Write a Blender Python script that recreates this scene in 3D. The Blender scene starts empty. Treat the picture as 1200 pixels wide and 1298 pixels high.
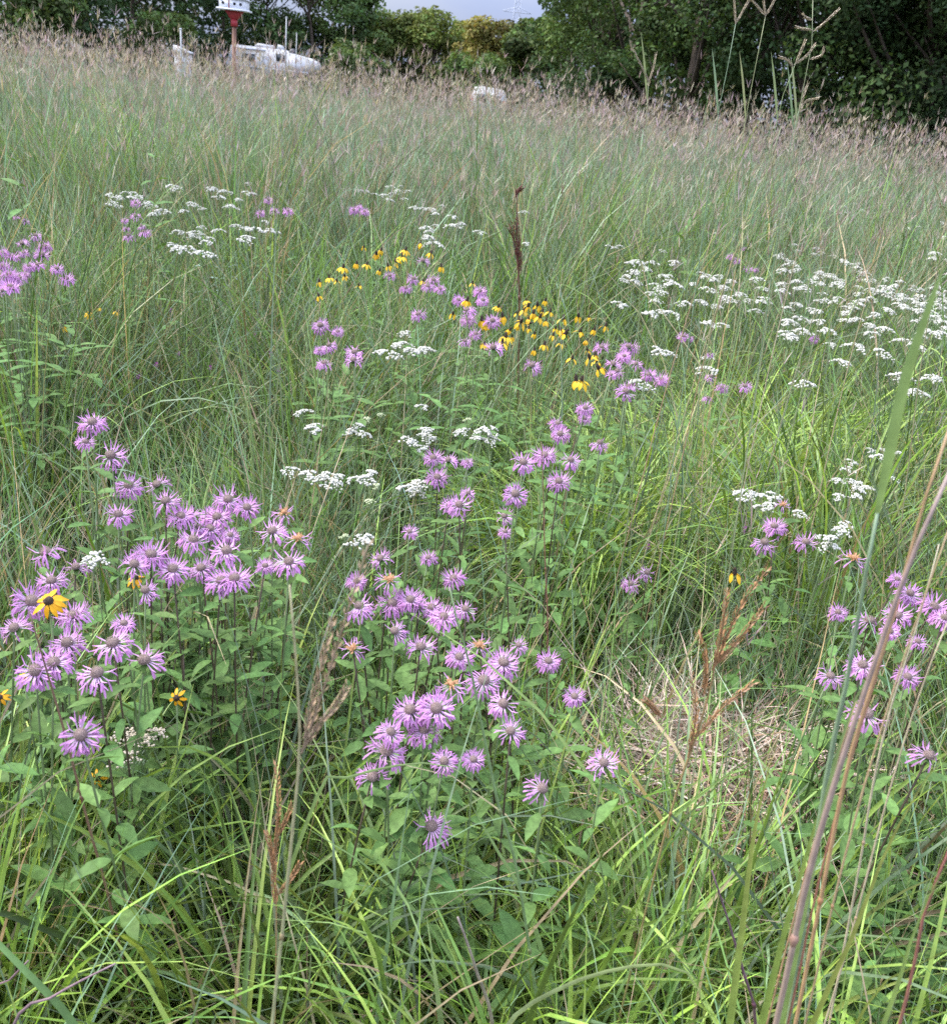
import bpy, math, random
import numpy as np
from mathutils import Matrix, Vector

random.seed(7)
rng = np.random.default_rng(11)
R = math.radians
scene = bpy.context.scene
COL = scene.collection

# ------------------------------------------------------------------ camera
PW, PH, F = 1200.0, 1298.0, 1200.0          # photograph size and focal length in its pixels
CAM_Z, PITCH, ROLL = 1.60, R(23.7), R(6.5)
cam_data = bpy.data.cameras.new("camera")
cam = bpy.data.objects.new("camera", cam_data)
COL.objects.link(cam)
CAM_M = (Matrix.Translation((0, 0, CAM_Z)) @ Matrix.Rotation(math.pi / 2 - PITCH, 4, 'X')
         @ Matrix.Rotation(ROLL, 4, 'Z'))
cam.matrix_world = CAM_M
cam_data.sensor_fit = 'HORIZONTAL'
cam_data.sensor_width = 36.0
cam_data.lens = 36.0 * F / PW
cam_data.clip_start = 0.05
cam_data.clip_end = 6000.0
cam_data.dof.use_dof = True
cam_data.dof.focus_distance = 2.0
cam_data.dof.aperture_fstop = 13.0
scene.camera = cam
RM = np.array(CAM_M.to_3x3())

def ray(px, py):
    d = RM @ np.array([(px - PW / 2) / F, -(py - PH / 2) / F, -1.0])
    return d / np.linalg.norm(d)

def at_z(px, py, z):                          # where a pixel's ray meets the height z
    d = ray(px, py); t = (z - CAM_Z) / d[2]
    return np.array([0, 0, CAM_Z]) + d * t

def at_y(px, py, y):                          # where a pixel's ray meets the upright plane y
    d = ray(px, py); t = y / d[1]
    return np.array([0, 0, CAM_Z]) + d * t

def to_px(P):                                 # world points -> photograph pixels
    q = (np.asarray(P) - np.array([0, 0, CAM_Z])) @ RM
    return PW / 2 + F * q[..., 0] / -q[..., 2], PH / 2 - F * q[..., 1] / -q[..., 2]

# ------------------------------------------------------------------ world, sun, exposure
SUN_EL, SUN_AZ = R(50), R(285)                # azimuth clockwise from +y
world = bpy.data.worlds.new("World")
scene.world = world
world.use_nodes = True
wn, wl = world.node_tree.nodes, world.node_tree.links
wn.clear()
wo = wn.new('ShaderNodeOutputWorld'); wb = wn.new('ShaderNodeBackground')
sky = wn.new('ShaderNodeTexSky'); sky.sky_type = 'NISHITA'; sky.sun_disc = False
sky.sun_elevation = SUN_EL; sky.sun_rotation = SUN_AZ
sky.air_density = 1.0; sky.dust_density = 3.0; sky.ozone_density = 1.0
tc = wn.new('ShaderNodeTexCoord'); mp = wn.new('ShaderNodeMapping'); mp.inputs['Scale'].default_value = (1, 1, 3)
nz = wn.new('ShaderNodeTexNoise'); nz.inputs['Scale'].default_value = 2.2; nz.inputs['Detail'].default_value = 6
rp = wn.new('ShaderNodeValToRGB')
rp.color_ramp.elements[0].position = 0.32; rp.color_ramp.elements[0].color = (4.6, 5.7, 9.3, 1)
rp.color_ramp.elements[1].position = 0.68; rp.color_ramp.elements[1].color = (8.4, 8.8, 9.6, 1)
mx = wn.new('ShaderNodeMixRGB'); mx.inputs[0].default_value = 0.94
wl.new(tc.outputs['Generated'], mp.inputs[0]); wl.new(mp.outputs[0], nz.inputs['Vector'])
wl.new(nz.outputs['Fac'], rp.inputs[0])
sx = wn.new('ShaderNodeSeparateXYZ'); wl.new(tc.outputs['Generated'], sx.inputs[0])
ov = wn.new('ShaderNodeMapRange'); ov.inputs[1].default_value = 0.0; ov.inputs[2].default_value = 1.0
ov.inputs[3].default_value = 0.17; ov.inputs[4].default_value = 1.75      # overcast sky: brighter towards the zenith
wl.new(sx.outputs['Z'], ov.inputs[0])
om = wn.new('ShaderNodeVectorMath'); om.operation = 'SCALE'
wl.new(rp.outputs[0], om.inputs[0]); wl.new(ov.outputs[0], om.inputs['Scale'])
wl.new(sky.outputs[0], mx.inputs[1]); wl.new(om.outputs[0], mx.inputs[2])
wl.new(mx.outputs[0], wb.inputs[0]); wb.inputs[1].default_value = 0.068
wl.new(wb.outputs[0], wo.inputs[0])

sun_d = bpy.data.lights.new("sun", 'SUN'); sun_d.energy = 1.5; sun_d.angle = R(14); sun_d.color = (1.0, 0.95, 0.87)
sun = bpy.data.objects.new("sun", sun_d); COL.objects.link(sun)
sd = Vector((math.sin(SUN_AZ) * math.cos(SUN_EL), math.cos(SUN_AZ) * math.cos(SUN_EL), math.sin(SUN_EL)))
sun.rotation_euler = sd.to_track_quat('Z', 'Y').to_euler()

scene.view_settings.view_transform = 'Standard'
scene.view_settings.look = 'None'
scene.view_settings.gamma = 1.0
scene.view_settings.use_curve_mapping = False
scene.view_settings.exposure = 2.25
scene.render.engine = 'CYCLES'
cy = scene.cycles
cy.max_bounces = 5; cy.diffuse_bounces = 2; cy.glossy_bounces = 2; cy.transmission_bounces = 5
cy.use_denoising = False
cy.caustics_reflective = False; cy.caustics_refractive = False

# ------------------------------------------------------------------ materials
def mat_base(name):
    m = bpy.data.materials.new(name); m.use_nodes = True
    return m, m.node_tree.nodes, m.node_tree.links, m.node_tree.nodes['Principled BSDF']

def leafy(name, attr=True, color=None, trans=0.35, rough=0.5, spec=0.35, noise=0.25, nscale=60.0,
          rand=0.0, tint=(1.25, 1.2, 0.7), bump=0.0):
    """Diffuse + translucent plant tissue; colour from the 'col' attribute or one colour, mottled by noise."""
    m, n, l, p = mat_base(name)
    out = n['Material Output']
    if attr:
        c = n.new('ShaderNodeAttribute'); c.attribute_name = 'col'; src = c.outputs['Color']
    else:
        c = n.new('ShaderNodeRGB'); c.outputs[0].default_value = (*color, 1); src = c.outputs[0]
    t = n.new('ShaderNodeTexCoord')
    z = n.new('ShaderNodeTexNoise'); z.inputs['Scale'].default_value = nscale; z.inputs['Detail'].default_value = 3
    l.new(t.outputs['Object'], z.inputs['Vector'])
    mr = n.new('ShaderNodeMapRange'); mr.inputs[1].default_value = 0.3; mr.inputs[2].default_value = 0.7
    mr.inputs[3].default_value = 1 - noise; mr.inputs[4].default_value = 1 + noise
    l.new(z.outputs['Fac'], mr.inputs[0])
    mul = n.new('ShaderNodeVectorMath'); mul.operation = 'SCALE'
    l.new(src, mul.inputs[0]); l.new(mr.outputs[0], mul.inputs['Scale'])
    colr = mul.outputs[0]
    if rand:
        oi = n.new('ShaderNodeObjectInfo')
        hs = n.new('ShaderNodeHueSaturation')
        a = n.new('ShaderNodeMapRange'); a.inputs[3].default_value = 1 - rand; a.inputs[4].default_value = 1 + rand
        l.new(oi.outputs['Random'], a.inputs[0]); l.new(a.outputs[0], hs.inputs['Value'])
        b = n.new('ShaderNodeMath'); b.operation = 'FRACT'
        k = n.new('ShaderNodeMath'); k.operation = 'MULTIPLY'; k.inputs[1].default_value = 7.31
        l.new(oi.outputs['Random'], k.inputs[0]); l.new(k.outputs[0], b.inputs[0])
        e = n.new('ShaderNodeMapRange'); e.inputs[3].default_value = 0.5 - rand * 0.06; e.inputs[4].default_value = 0.5 + rand * 0.04
        l.new(b.outputs[0], e.inputs[0]); l.new(e.outputs[0], hs.inputs['Hue'])
        l.new(colr, hs.inputs['Color']); colr = hs.outputs[0]
    l.new(colr, p.inputs['Base Color'])
    p.inputs['Roughness'].default_value = rough
    p.inputs['Specular IOR Level'].default_value = spec
    tr = n.new('ShaderNodeBsdfTranslucent')
    tm = n.new('ShaderNodeVectorMath'); tm.operation = 'MULTIPLY'; tm.inputs[1].default_value = tint
    l.new(colr, tm.inputs[0]); l.new(tm.outputs[0], tr.inputs[0])
    mix = n.new('ShaderNodeMixShader'); mix.inputs[0].default_value = trans
    l.new(p.outputs[0], mix.inputs[1]); l.new(tr.outputs[0], mix.inputs[2])
    l.new(mix.outputs[0], out.inputs[0])
    return m

def plain(name, color, rough=0.6, noise=0.15, scale=8.0, metal=0.0, spec=0.4, stretch=(1, 1, 1), bump=0.0):
    m, n, l, p = mat_base(name)
    t = n.new('ShaderNodeTexCoord'); mpn = n.new('ShaderNodeMapping'); mpn.inputs['Scale'].default_value = stretch
    z = n.new('ShaderNodeTexNoise'); z.inputs['Scale'].default_value = scale; z.inputs['Detail'].default_value = 6
    l.new(t.outputs['Object'], mpn.inputs[0]); l.new(mpn.outputs[0], z.inputs['Vector'])
    cr = n.new('ShaderNodeValToRGB')
    cr.color_ramp.elements[0].position = 0.3; cr.color_ramp.elements[1].position = 0.7
    cr.color_ramp.elements[0].color = (*[c * (1 - noise) for c in color], 1)
    cr.color_ramp.elements[1].color = (*[min(1, c * (1 + noise)) for c in color], 1)
    l.new(z.outputs['Fac'], cr.inputs[0]); l.new(cr.outputs[0], p.inputs['Base Color'])
    p.inputs['Roughness'].default_value = rough; p.inputs['Metallic'].default_value = metal
    p.inputs['Specular IOR Level'].default_value = spec
    if bump:
        b = n.new('ShaderNodeBump'); b.inputs['Strength'].default_value = bump; b.inputs['Distance'].default_value = 0.05
        l.new(z.outputs['Fac'], b.inputs['Height']); l.new(b.outputs[0], p.inputs['Normal'])
    return m

M = {}
M['grass'] = leafy('grass_blades', trans=0.22, rough=0.48, spec=0.28, noise=0.22, nscale=45)
M['fresh'] = leafy('fresh_broad_blades', trans=0.30, rough=0.45, spec=0.35, noise=0.18, nscale=45)
M['far_grass'] = leafy('tall_grass_blades', trans=0.22, rough=0.6, spec=0.18, noise=0.15, nscale=3)
M['straw'] = leafy('dry_straw', trans=0.12, rough=0.7, spec=0.25, noise=0.25, nscale=50, tint=(1.1, 1.0, 0.8))
M['stalk'] = leafy('grass_stalk', trans=0.15, rough=0.45, spec=0.4, noise=0.2, nscale=60, tint=(1.1, 1.1, 0.8))
M['petal'] = leafy('lavender_petal', trans=0.35, rough=0.6, spec=0.2, noise=0.12, nscale=200, rand=0.14, tint=(1.1, 0.9, 1.1))
M['disc'] = plain('bergamot_disc', (0.19, 0.135, 0.12), 0.9, 0.6, 520, bump=0.3)
M['spent'] = leafy('withered_petal', attr=False, color=(0.34, 0.18, 0.09), trans=0.2, rough=0.8, noise=0.3, nscale=150)
M['leaf'] = leafy('broad_leaf', attr=False, color=(0.090, 0.165, 0.045), trans=0.22, rough=0.6, spec=0.16, noise=0.25, nscale=90, rand=0.22)
M['sage'] = leafy('grey_sage_leaf', attr=False, color=(0.20, 0.27, 0.23), trans=0.15, rough=0.7, noise=0.15, nscale=50, rand=0.1, tint=(1, 1, .9))
M['fern'] = leafy('yarrow_leaf', attr=False, color=(0.09, 0.14, 0.065), trans=0.25, rough=0.6, noise=0.2, nscale=80, rand=0.15)
M['stem_dark'] = plain('purple_brown_stem', (0.075, 0.055, 0.035), 0.6, 0.4, 30, stretch=(1, 1, .2))
M['stem_green'] = plain('green_stem', (0.13, 0.18, 0.075), 0.55, 0.25, 30, stretch=(1, 1, .2))
M['white'] = leafy('white_floret', attr=False, color=(0.54, 0.53, 0.46), trans=0.2, rough=0.7, spec=0.2, noise=0.06, nscale=200, rand=0.03, tint=(1, 1, 1))
M['cream'] = leafy('cream_floret', attr=False, color=(0.58, 0.50, 0.38), trans=0.15, rough=0.8, spec=0.2, noise=0.2, nscale=250, tint=(1, 1, 1))
M['budgreen'] = leafy('green_bud', attr=False, color=(0.42, 0.46, 0.27), trans=0.15, rough=0.8, spec=0.2, noise=0.2, nscale=250, tint=(1, 1, 1))
M['yellow'] = leafy('yellow_petal', attr=False, color=(0.74, 0.47, 0.03), trans=0.3, rough=0.55, spec=0.2, noise=0.1, nscale=120, rand=0.1, tint=(1.05, 1, .8))
M['orange'] = leafy('orange_yellow_petal', attr=False, color=(0.74, 0.37, 0.015), trans=0.28, rough=0.5, spec=0.25, noise=0.12, nscale=120, rand=0.08, tint=(1.05, 1, .8))
M['cone'] = plain('dark_brown_cone', (0.035, 0.02, 0.012), 0.85, 0.5, 400, bump=0.4)
M['clover'] = leafy('purple_clover', attr=False, color=(0.36, 0.09, 0.38), trans=0.2, rough=0.7, noise=0.3, nscale=300, rand=0.1)
M['tree'] = leafy('tree_leaves', trans=0.25, rough=0.7, spec=0.12, noise=0.2, nscale=1.5)
M['bark'] = plain('tree_bark', (0.085, 0.065, 0.05), 0.9, 0.45, 6, stretch=(3, 3, .6), bump=0.6)
M['soil'] = None

# ------------------------------------------------------------------ geometry helpers
class Geo:
    """Collects vertices, faces and vertex colours from numpy arrays; build() makes ONE mesh."""
    def __init__(s): s.v, s.q, s.t, s.c, s.n = [], [], [], [], 0
    def add(s, v, q=None, t=None, c=None):
        v = np.asarray(v, np.float32).reshape(-1, 3)
        if q is not None and len(q): s.q.append(np.asarray(q, np.int64).reshape(-1, 4) + s.n)
        if t is not None and len(t): s.t.append(np.asarray(t, np.int64).reshape(-1, 3) + s.n)
        if c is None: c = np.ones((len(v), 3))
        c = np.asarray(c, np.float32)
        if c.ndim == 1: c = np.tile(c, (len(v), 1))
        s.v.append(v); s.c.append(c.reshape(-1, 3)); s.n += len(v)
        return s
    def mesh(s, name, mat, smooth=True):
        me = bpy.data.meshes.new(name)
        v = np.concatenate(s.v); c = np.concatenate(s.c)
        q = np.concatenate(s.q) if s.q else np.zeros((0, 4), np.int64)
        t = np.concatenate(s.t) if s.t else np.zeros((0, 3), np.int64)
        me.vertices.add(len(v)); me.vertices.foreach_set('co', v.ravel())
        nl = q.size + t.size
        me.loops.add(nl)
        me.loops.foreach_set('vertex_index', np.concatenate([q.ravel(), t.ravel()]).astype(np.int32))
        me.polygons.add(len(q) + len(t))
        st = np.concatenate([np.arange(len(q)) * 4, q.size + np.arange(len(t)) * 3]).astype(np.int32)
        me.polygons.foreach_set('loop_start', st)
        if smooth: me.polygons.foreach_set('use_smooth', np.ones(len(st), bool))
        a = me.color_attributes.new('col', 'FLOAT_COLOR', 'POINT')
        a.data.foreach_set('color', np.concatenate([np.clip(c, 0, 1), np.ones((len(c), 1))], 1).astype(np.float32).ravel())
        me.update(calc_edges=True)
        me.materials.append(M[mat] if isinstance(mat, str) else mat)
        return me

def ob(name, mesh, parent=None, mw=None, loc=None):
    o = bpy.data.objects.new(name, mesh); COL.objects.link(o)
    if parent: o.parent = parent
    if mw is not None: o.matrix_basis = mw
    elif loc is not None: o.location = loc
    return o

def tag(o, label=None, cat=None, group=None, kind=None):
    if label: o['label'] = label
    if cat: o['category'] = cat
    if group: o['group'] = group
    if kind: o['kind'] = kind
    return o

def thing(name, loc, label, cat, group=None):
    o = bpy.data.objects.new(name, None); COL.objects.link(o); o.location = loc
    o.empty_display_size = 0.05
    return tag(o, label, cat, group)

def norm(a): return a / np.maximum(np.linalg.norm(a, axis=-1, keepdims=True), 1e-9)

def blades(g, base, L, az, lean, bend, W, c0, c1, segs=6, power=1.6, twist=0.0, fold=0.0, basew=0.6, sway=0.0):
    """N grass blades at once: curved ribbons that lean towards az and droop by bend towards the tip."""
    N = len(base); t = np.linspace(0, 1, segs + 1)
    th = lean[:, None] + bend[:, None] * t[None] ** power
    azt = az[:, None] + sway * t[None] * rng.normal(0, 1, (N, 1))
    dx = np.stack([np.sin(th) * np.cos(azt), np.sin(th) * np.sin(azt), np.cos(th)], -1)
    mid = (dx[:, 1:] + dx[:, :-1]) / 2
    P = np.zeros((N, segs + 1, 3)); P[:, 1:] = np.cumsum(mid, 1) * (L / segs)[:, None, None]
    P += base[:, None, :]
    P[..., 2] = np.maximum(P[..., 2], 0.006 + 0.01 * rng.random((N, 1)))
    side = np.stack([-np.sin(azt), np.cos(azt), np.zeros_like(azt)], -1)
    nrm = np.cross(dx, side)
    tw = (rng.normal(0, 0.5, (N, 1)) + twist * rng.normal(0, 1, (N, 1)) * t[None])[..., None]
    s2 = side * np.cos(tw) + nrm * np.sin(tw); n2 = nrm * np.cos(tw) - side * np.sin(tw)
    prof = np.minimum(1, basew + (1 - basew) * t / 0.25) * np.clip(1 - ((t - 0.35) / 0.65).clip(0) ** 1.7, 0.04, 1)
    w = (W[:, None] * prof[None] * 0.5)[..., None]
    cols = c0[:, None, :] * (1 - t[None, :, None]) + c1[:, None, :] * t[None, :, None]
    if fold:
        V = np.stack([P - s2 * w, P - n2 * w * fold, P + s2 * w], 2); k = 3
    else:
        V = np.stack([P - s2 * w, P + s2 * w], 2); k = 2
    C = np.repeat(cols[:, :, None, :], k, 2)
    idx = np.arange(N * (segs + 1) * k).reshape(N, segs + 1, k)
    qs = []
    for j in range(k - 1):
        qs.append(np.stack([idx[:, :-1, j], idx[:, :-1, j + 1], idx[:, 1:, j + 1], idx[:, 1:, j]], -1).reshape(-1, 4))
    g.add(V.reshape(-1, 3), q=np.concatenate(qs), c=C.reshape(-1, 3))
    return P

def tube(g, pts, rad, sides=5, c=None, cap=True):
    """One tapered tube along a polyline."""
    P = np.asarray(pts, float); n = len(P)
    rad = np.broadcast_to(np.asarray(rad, float), (n,))
    T = norm(np.gradient(P, axis=0))
    ref = np.array([0.31, 0.95, 0.05]) if abs(T[0] @ np.array([0.31, 0.95, 0.05])) < 0.95 else np.array([1.0, 0, 0])
    A = norm(np.cross(T, ref)); B = np.cross(T, A)
    a = np.arange(sides) / sides * 2 * np.pi
    V = P[:, None] + rad[:, None, None] * (A[:, None] * np.cos(a)[None, :, None] + B[:, None] * np.sin(a)[None, :, None])
    idx = np.arange(n * sides).reshape(n, sides); nx = np.roll(idx, -1, 1)
    q = np.stack([idx[:-1], nx[:-1], nx[1:], idx[1:]], -1).reshape(-1, 4)
    t = []
    if cap:
        t = [(idx[-1, 0], idx[-1, i], idx[-1, i + 1]) for i in range(1, sides - 1)]
    if c is None: cc = None
    else:
        c = np.asarray(c, float)
        cc = np.tile(c, (n * sides, 1)) if c.ndim == 1 else np.repeat(c, sides, 0)
    g.add(V.reshape(-1, 3), q=q, t=t, c=cc)

def smooth_path(pts, n=14):
    """Catmull-Rom through the points."""
    P = np.asarray(pts, float)
    if len(P) < 3: 
        t = np.linspace(0, 1, n)[:, None]; return P[0] * (1 - t) + P[-1] * t
    Q = np.vstack([2 * P[0] - P[1], P, 2 * P[-1] - P[-2]]); out = []
    for x in np.linspace(0, len(P) - 1, 8 * len(P)):
        i = min(int(x), len(P) - 2); f = x - i
        a, b, c, d = Q[i], Q[i + 1], Q[i + 2], Q[i + 3]
        out.append(0.5 * (2 * b + (c - a) * f + (2 * a - 5 * b + 4 * c - d) * f * f + (3 * b - a - 3 * c + d) * f ** 3))
    out = np.array(out); d = np.r_[0, np.cumsum(np.linalg.norm(np.diff(out, axis=0), axis=1))]; u = np.linspace(0, d[-1], n)
    return np.stack([np.interp(u, d, out[:, k]) for k in range(3)], -1)

def box(g, lo, hi, c=None):
    x0, y0, z0 = lo; x1, y1, z1 = hi
    v = [(x0, y0, z0), (x1, y0, z0), (x1, y1, z0), (x0, y1, z0), (x0, y0, z1), (x1, y0, z1), (x1, y1, z1), (x0, y1, z1)]
    q = [(0, 3, 2, 1), (4, 5, 6, 7), (0, 1, 5, 4), (1, 2, 6, 5), (2, 3, 7, 6), (3, 0, 4, 7)]
    g.add(v, q=q, c=c)

def vnoise(x, y, s, seed=0):
    """Smooth value noise 0..1."""
    r = np.random.default_rng(seed).random((64, 64))
    u, v = x / s + 17.3, y / s + 9.1
    i, j = np.floor(u).astype(int), np.floor(v).astype(int); fu, fv = u - i, v - j
    fu, fv = fu * fu * (3 - 2 * fu), fv * fv * (3 - 2 * fv)
    g = lambda a, b: r[a % 64, b % 64]
    return (g(i, j) * (1 - fu) + g(i + 1, j) * fu) * (1 - fv) + (g(i, j + 1) * (1 - fu) + g(i + 1, j + 1) * fu) * fv

def jit(c, n, s=0.15, sv=0.2):
    """n jittered copies of a colour: brightness and a little hue."""
    c = np.asarray(c, float)
    c = np.broadcast_to(c, (n, 3)) if c.ndim == 1 else c
    return np.clip(c * (1 + rng.normal(0, sv, (n, 1))) * (1 + rng.normal(0, s * 0.4, (n, 3))), 0.005, 0.9)

# ------------------------------------------------------------------ ground
m, n, l, p = mat_base('meadow_soil')
t_ = n.new('ShaderNodeTexCoord'); z1 = n.new('ShaderNodeTexNoise'); z1.inputs['Scale'].default_value = 14; z1.inputs['Detail'].default_value = 9
z2 = n.new('ShaderNodeTexNoise'); z2.inputs['Scale'].default_value = 1.3
l.new(t_.outputs['Object'], z1.inputs['Vector']); l.new(t_.outputs['Object'], z2.inputs['Vector'])
cr = n.new('ShaderNodeValToRGB')
cr.color_ramp.elements[0].position = 0.35; cr.color_ramp.elements[0].color = (0.028, 0.024, 0.014, 1)
cr.color_ramp.elements[1].position = 0.7; cr.color_ramp.elements[1].color = (0.10, 0.085, 0.05, 1)
e_ = cr.color_ramp.elements.new(0.52); e_.color = (0.045, 0.05, 0.022, 1)
l.new(z1.outputs['Fac'], cr.inputs[0]); l.new(cr.outputs[0], p.inputs['Base Color']); p.inputs['Roughness'].default_value = 0.95
bp = n.new('ShaderNodeBump'); bp.inputs['Strength'].default_value = 0.8; bp.inputs['Distance'].default_value = 0.03
l.new(z1.outputs['Fac'], bp.inputs['Height']); l.new(bp.outputs[0], p.inputs['Normal'])
M['soil'] = m
g = Geo()
xs = np.array([-3000, -600, -150, -40, *np.linspace(-12, 12, 49), 40, 150, 600, 3000.])
ys = np.array([-600, -60, -8, *np.linspace(-2, 14, 41), 30, 60, 150, 600, 3000.])
X, Y = np.meshgrid(xs, ys, indexing='ij')
Z = -0.03 * vnoise(X, Y, 0.8, 3) * (np.hypot(X, Y) < 14)
idx = np.arange(X.size).reshape(X.shape)
g.add(np.stack([X, Y, Z], -1), q=np.stack([idx[:-1, :-1], idx[1:, :-1], idx[1:, 1:], idx[:-1, 1:]], -1).reshape(-1, 4))
tag(ob('ground', g.mesh('ground', 'soil')), 'dark soil and litter under the meadow grass', 'ground', kind='structure')

# ------------------------------------------------------------------ meadow grass
def in_frame(x, y, margin=0.65):
    return np.abs(x) < 0.60 * y + margin

def scatter(y0, y1, dens, margin=0.65):
    xm = 0.6 * y1 + margin; n = int(dens * 2 * xm * (y1 - y0))
    x = rng.uniform(-xm, xm, n); y = rng.uniform(y0, y1, n)
    k = in_frame(x, y, margin)
    return x[k], y[k]

C_GREY = (0.150, 0.222, 0.140); C_GREEN = (0.114, 0.205, 0.054); C_BRIGHT = (0.215, 0.335, 0.068)
C_BLUE = (0.150, 0.230, 0.130); C_TAN = (0.34, 0.27, 0.165); C_DEAD = (0.27, 0.215, 0.15); C_RUST = (0.27, 0.15, 0.085)

def region(px, py, cx, cy, rx, ry):
    return np.exp(-(((px - cx) / rx) ** 2 + ((py - cy) / ry) ** 2) * 1.2)

def tussocks(g, cx, cy, nb, rad, length, lvar, width, wvar, lean, bend, cols, mixp, segs, fold, power=1.6, tipc=None, sway=0.15, azs=0.5):
    """Many tussocks at once; every blade leans away from its tussock's centre."""
    T = len(cx); k = np.repeat(np.arange(T), nb)
    N = len(k); a = rng.uniform(0, 2 * np.pi, N); r = rad * np.sqrt(rng.random(N))
    base = np.stack([cx[k] + r * np.cos(a), cy[k] + r * np.sin(a), np.zeros(N)], -1)
    az = a + rng.normal(0, azs, N)
    Ls = np.broadcast_to(length, (T,))[k] * np.clip(1 + rng.normal(0, lvar, N), 0.35, 1.7)
    W = width * np.clip(1 + rng.normal(0, wvar, N), 0.4, 2.0)
    ln = np.abs(rng.normal(0, lean, N)) + 0.02; bd = np.abs(rng.normal(bend, bend * 0.5, N))
    ci = rng.choice(len(cols), N, p=mixp)
    tb = (np.clip(1 + rng.normal(0, 0.26, (T, 1)), .5, 1.6) * (.62 + .76 * vnoise(cx, cy, .42, 55))[:, None])[k]
    c = np.array(cols)[ci] * np.clip((1 + rng.normal(0, .26, (N, 1))) * tb, .35, 1.5) * (1 + rng.normal(0, .05, (N, 3)))
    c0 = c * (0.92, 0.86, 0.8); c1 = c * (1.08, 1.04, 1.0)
    if tipc is not None:
        mk = rng.random(N) < 0.14; c1[mk] = jit(tipc, mk.sum(), 0.1, 0.2)
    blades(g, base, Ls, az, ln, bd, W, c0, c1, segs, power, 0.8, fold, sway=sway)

SEDGE = [at_z(x_, y_, .12) for x_, y_ in ((740, 770), (665, 735), (800, 690), (980, 640), (860, 720), (905, 660), (1010, 700))]
# --- near meadow: kinds of tussock by where the photograph shows them
g_fine, g_broad, g_thatch = Geo(), Geo(), Geo()
cx, cy_ = scatter(0.62, 4.4, 88)
keep = (vnoise(cx, cy_, 0.22, 77) > 0.36) | (cy_ < 1.3)
cx, cy_ = cx[keep], cy_[keep]
px, py = to_px(np.stack([cx, cy_, np.full_like(cx, 0.3)], -1))
px, py = px, np.minimum(py, 1215)
w_thatch = region(px, py, 900, 1010, 118, 105)
w_forb = np.maximum.reduce([region(px, py, 1140, 1080, 110, 170), region(px, py, 90, 880, 170, 140),
                            region(px, py, 590, 930, 170, 170), region(px, py, 270, 780, 150, 110)])
w_bright = np.maximum.reduce([region(px, py, 250, 1160, 330, 210), region(px, py, 560, 1180, 200, 170),
                              0.9 * region(px, py, 1050, 600, 260, 200), 0.8 * region(px, py, 930, 1230, 250, 120), region(px, py, 720, 720, 120, 110)])
u = rng.random(len(cx))
k_th = u < 1.1 * w_thatch
k_fb = ~k_th & (rng.random(len(cx)) < 0.38 * w_forb) & (cy_ > 1.25)
k_br = ~k_th & ~k_fb & (rng.random(len(cx)) < 0.85 * w_bright + 0.10)
k_fn = ~k_th & ~k_fb & ~k_br
sed = np.min([np.hypot(cx - q[0], cy_ - q[1]) for q in SEDGE], axis=0)
open_ = (sed < .30) & (rng.random(len(cx)) < .85)
k_fn &= ~open_; k_br &= ~open_; k_fb &= ~open_
hh = 0.42 + 0.045 * cy_ + 0.12 * vnoise(cx, cy_, 0.6, 5)
hh *= np.where(px > 850, 1.12, 1.0)
hh *= np.where(cy_ > 1.6, .70 + .58 * vnoise(cx, cy_, .45, 66), 1.0)
gaps = vnoise(cx, cy_, 0.34, 8)
hh *= np.where(gaps < 0.25, 0.66, 1.0)
hh = np.maximum(hh, np.where(cy_ < 1.35, .50, 0))
s = k_fn
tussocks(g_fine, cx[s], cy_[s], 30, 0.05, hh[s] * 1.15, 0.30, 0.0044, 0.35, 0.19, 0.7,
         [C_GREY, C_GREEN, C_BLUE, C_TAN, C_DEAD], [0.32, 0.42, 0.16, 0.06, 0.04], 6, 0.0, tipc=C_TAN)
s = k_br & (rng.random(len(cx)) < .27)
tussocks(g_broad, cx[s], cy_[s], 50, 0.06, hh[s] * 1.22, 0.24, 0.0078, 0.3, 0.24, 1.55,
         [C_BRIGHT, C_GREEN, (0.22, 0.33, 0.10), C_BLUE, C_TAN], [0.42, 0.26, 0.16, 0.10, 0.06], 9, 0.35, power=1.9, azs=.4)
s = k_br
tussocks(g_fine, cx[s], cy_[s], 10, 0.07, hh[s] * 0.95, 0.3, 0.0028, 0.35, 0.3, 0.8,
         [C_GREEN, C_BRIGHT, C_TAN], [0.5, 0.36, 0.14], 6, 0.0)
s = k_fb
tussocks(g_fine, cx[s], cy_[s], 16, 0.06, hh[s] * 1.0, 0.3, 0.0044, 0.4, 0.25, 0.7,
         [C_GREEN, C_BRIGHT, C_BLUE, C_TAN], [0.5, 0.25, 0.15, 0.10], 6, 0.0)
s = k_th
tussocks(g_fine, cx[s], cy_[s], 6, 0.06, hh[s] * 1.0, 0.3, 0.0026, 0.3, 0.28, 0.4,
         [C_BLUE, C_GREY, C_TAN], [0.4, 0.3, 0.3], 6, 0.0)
# the band of fresh broad grass nearest the path
ex, ey = scatter(0.68, 1.70, 46)
epx, epy = to_px(np.stack([ex, ey, np.full_like(ex, 0.35)], -1))
kk = (rng.random(len(ex)) < np.where(epx > 780, .6, 1)) & (region(epx, epy, 900, 1030, 140, 140) < .4) & ~((epx > 1060) & (epy < 1230)) & (epy > 985)
ex, ey = ex[kk], ey[kk]
tussocks(g_broad, ex, ey, 62, 0.06, 0.44 + .15 * rng.random(len(ex)), 0.22, 0.0088, 0.3, 0.24, 1.6,
         [(.25, .38, .075), (.17, .28, .06), (0.30, 0.40, 0.10), (.20, .30, .12), (.40, .35, .2)], [0.38, 0.24, 0.2, 0.12, 0.06], 9, 0.35, power=1.9, azs=.4)
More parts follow.
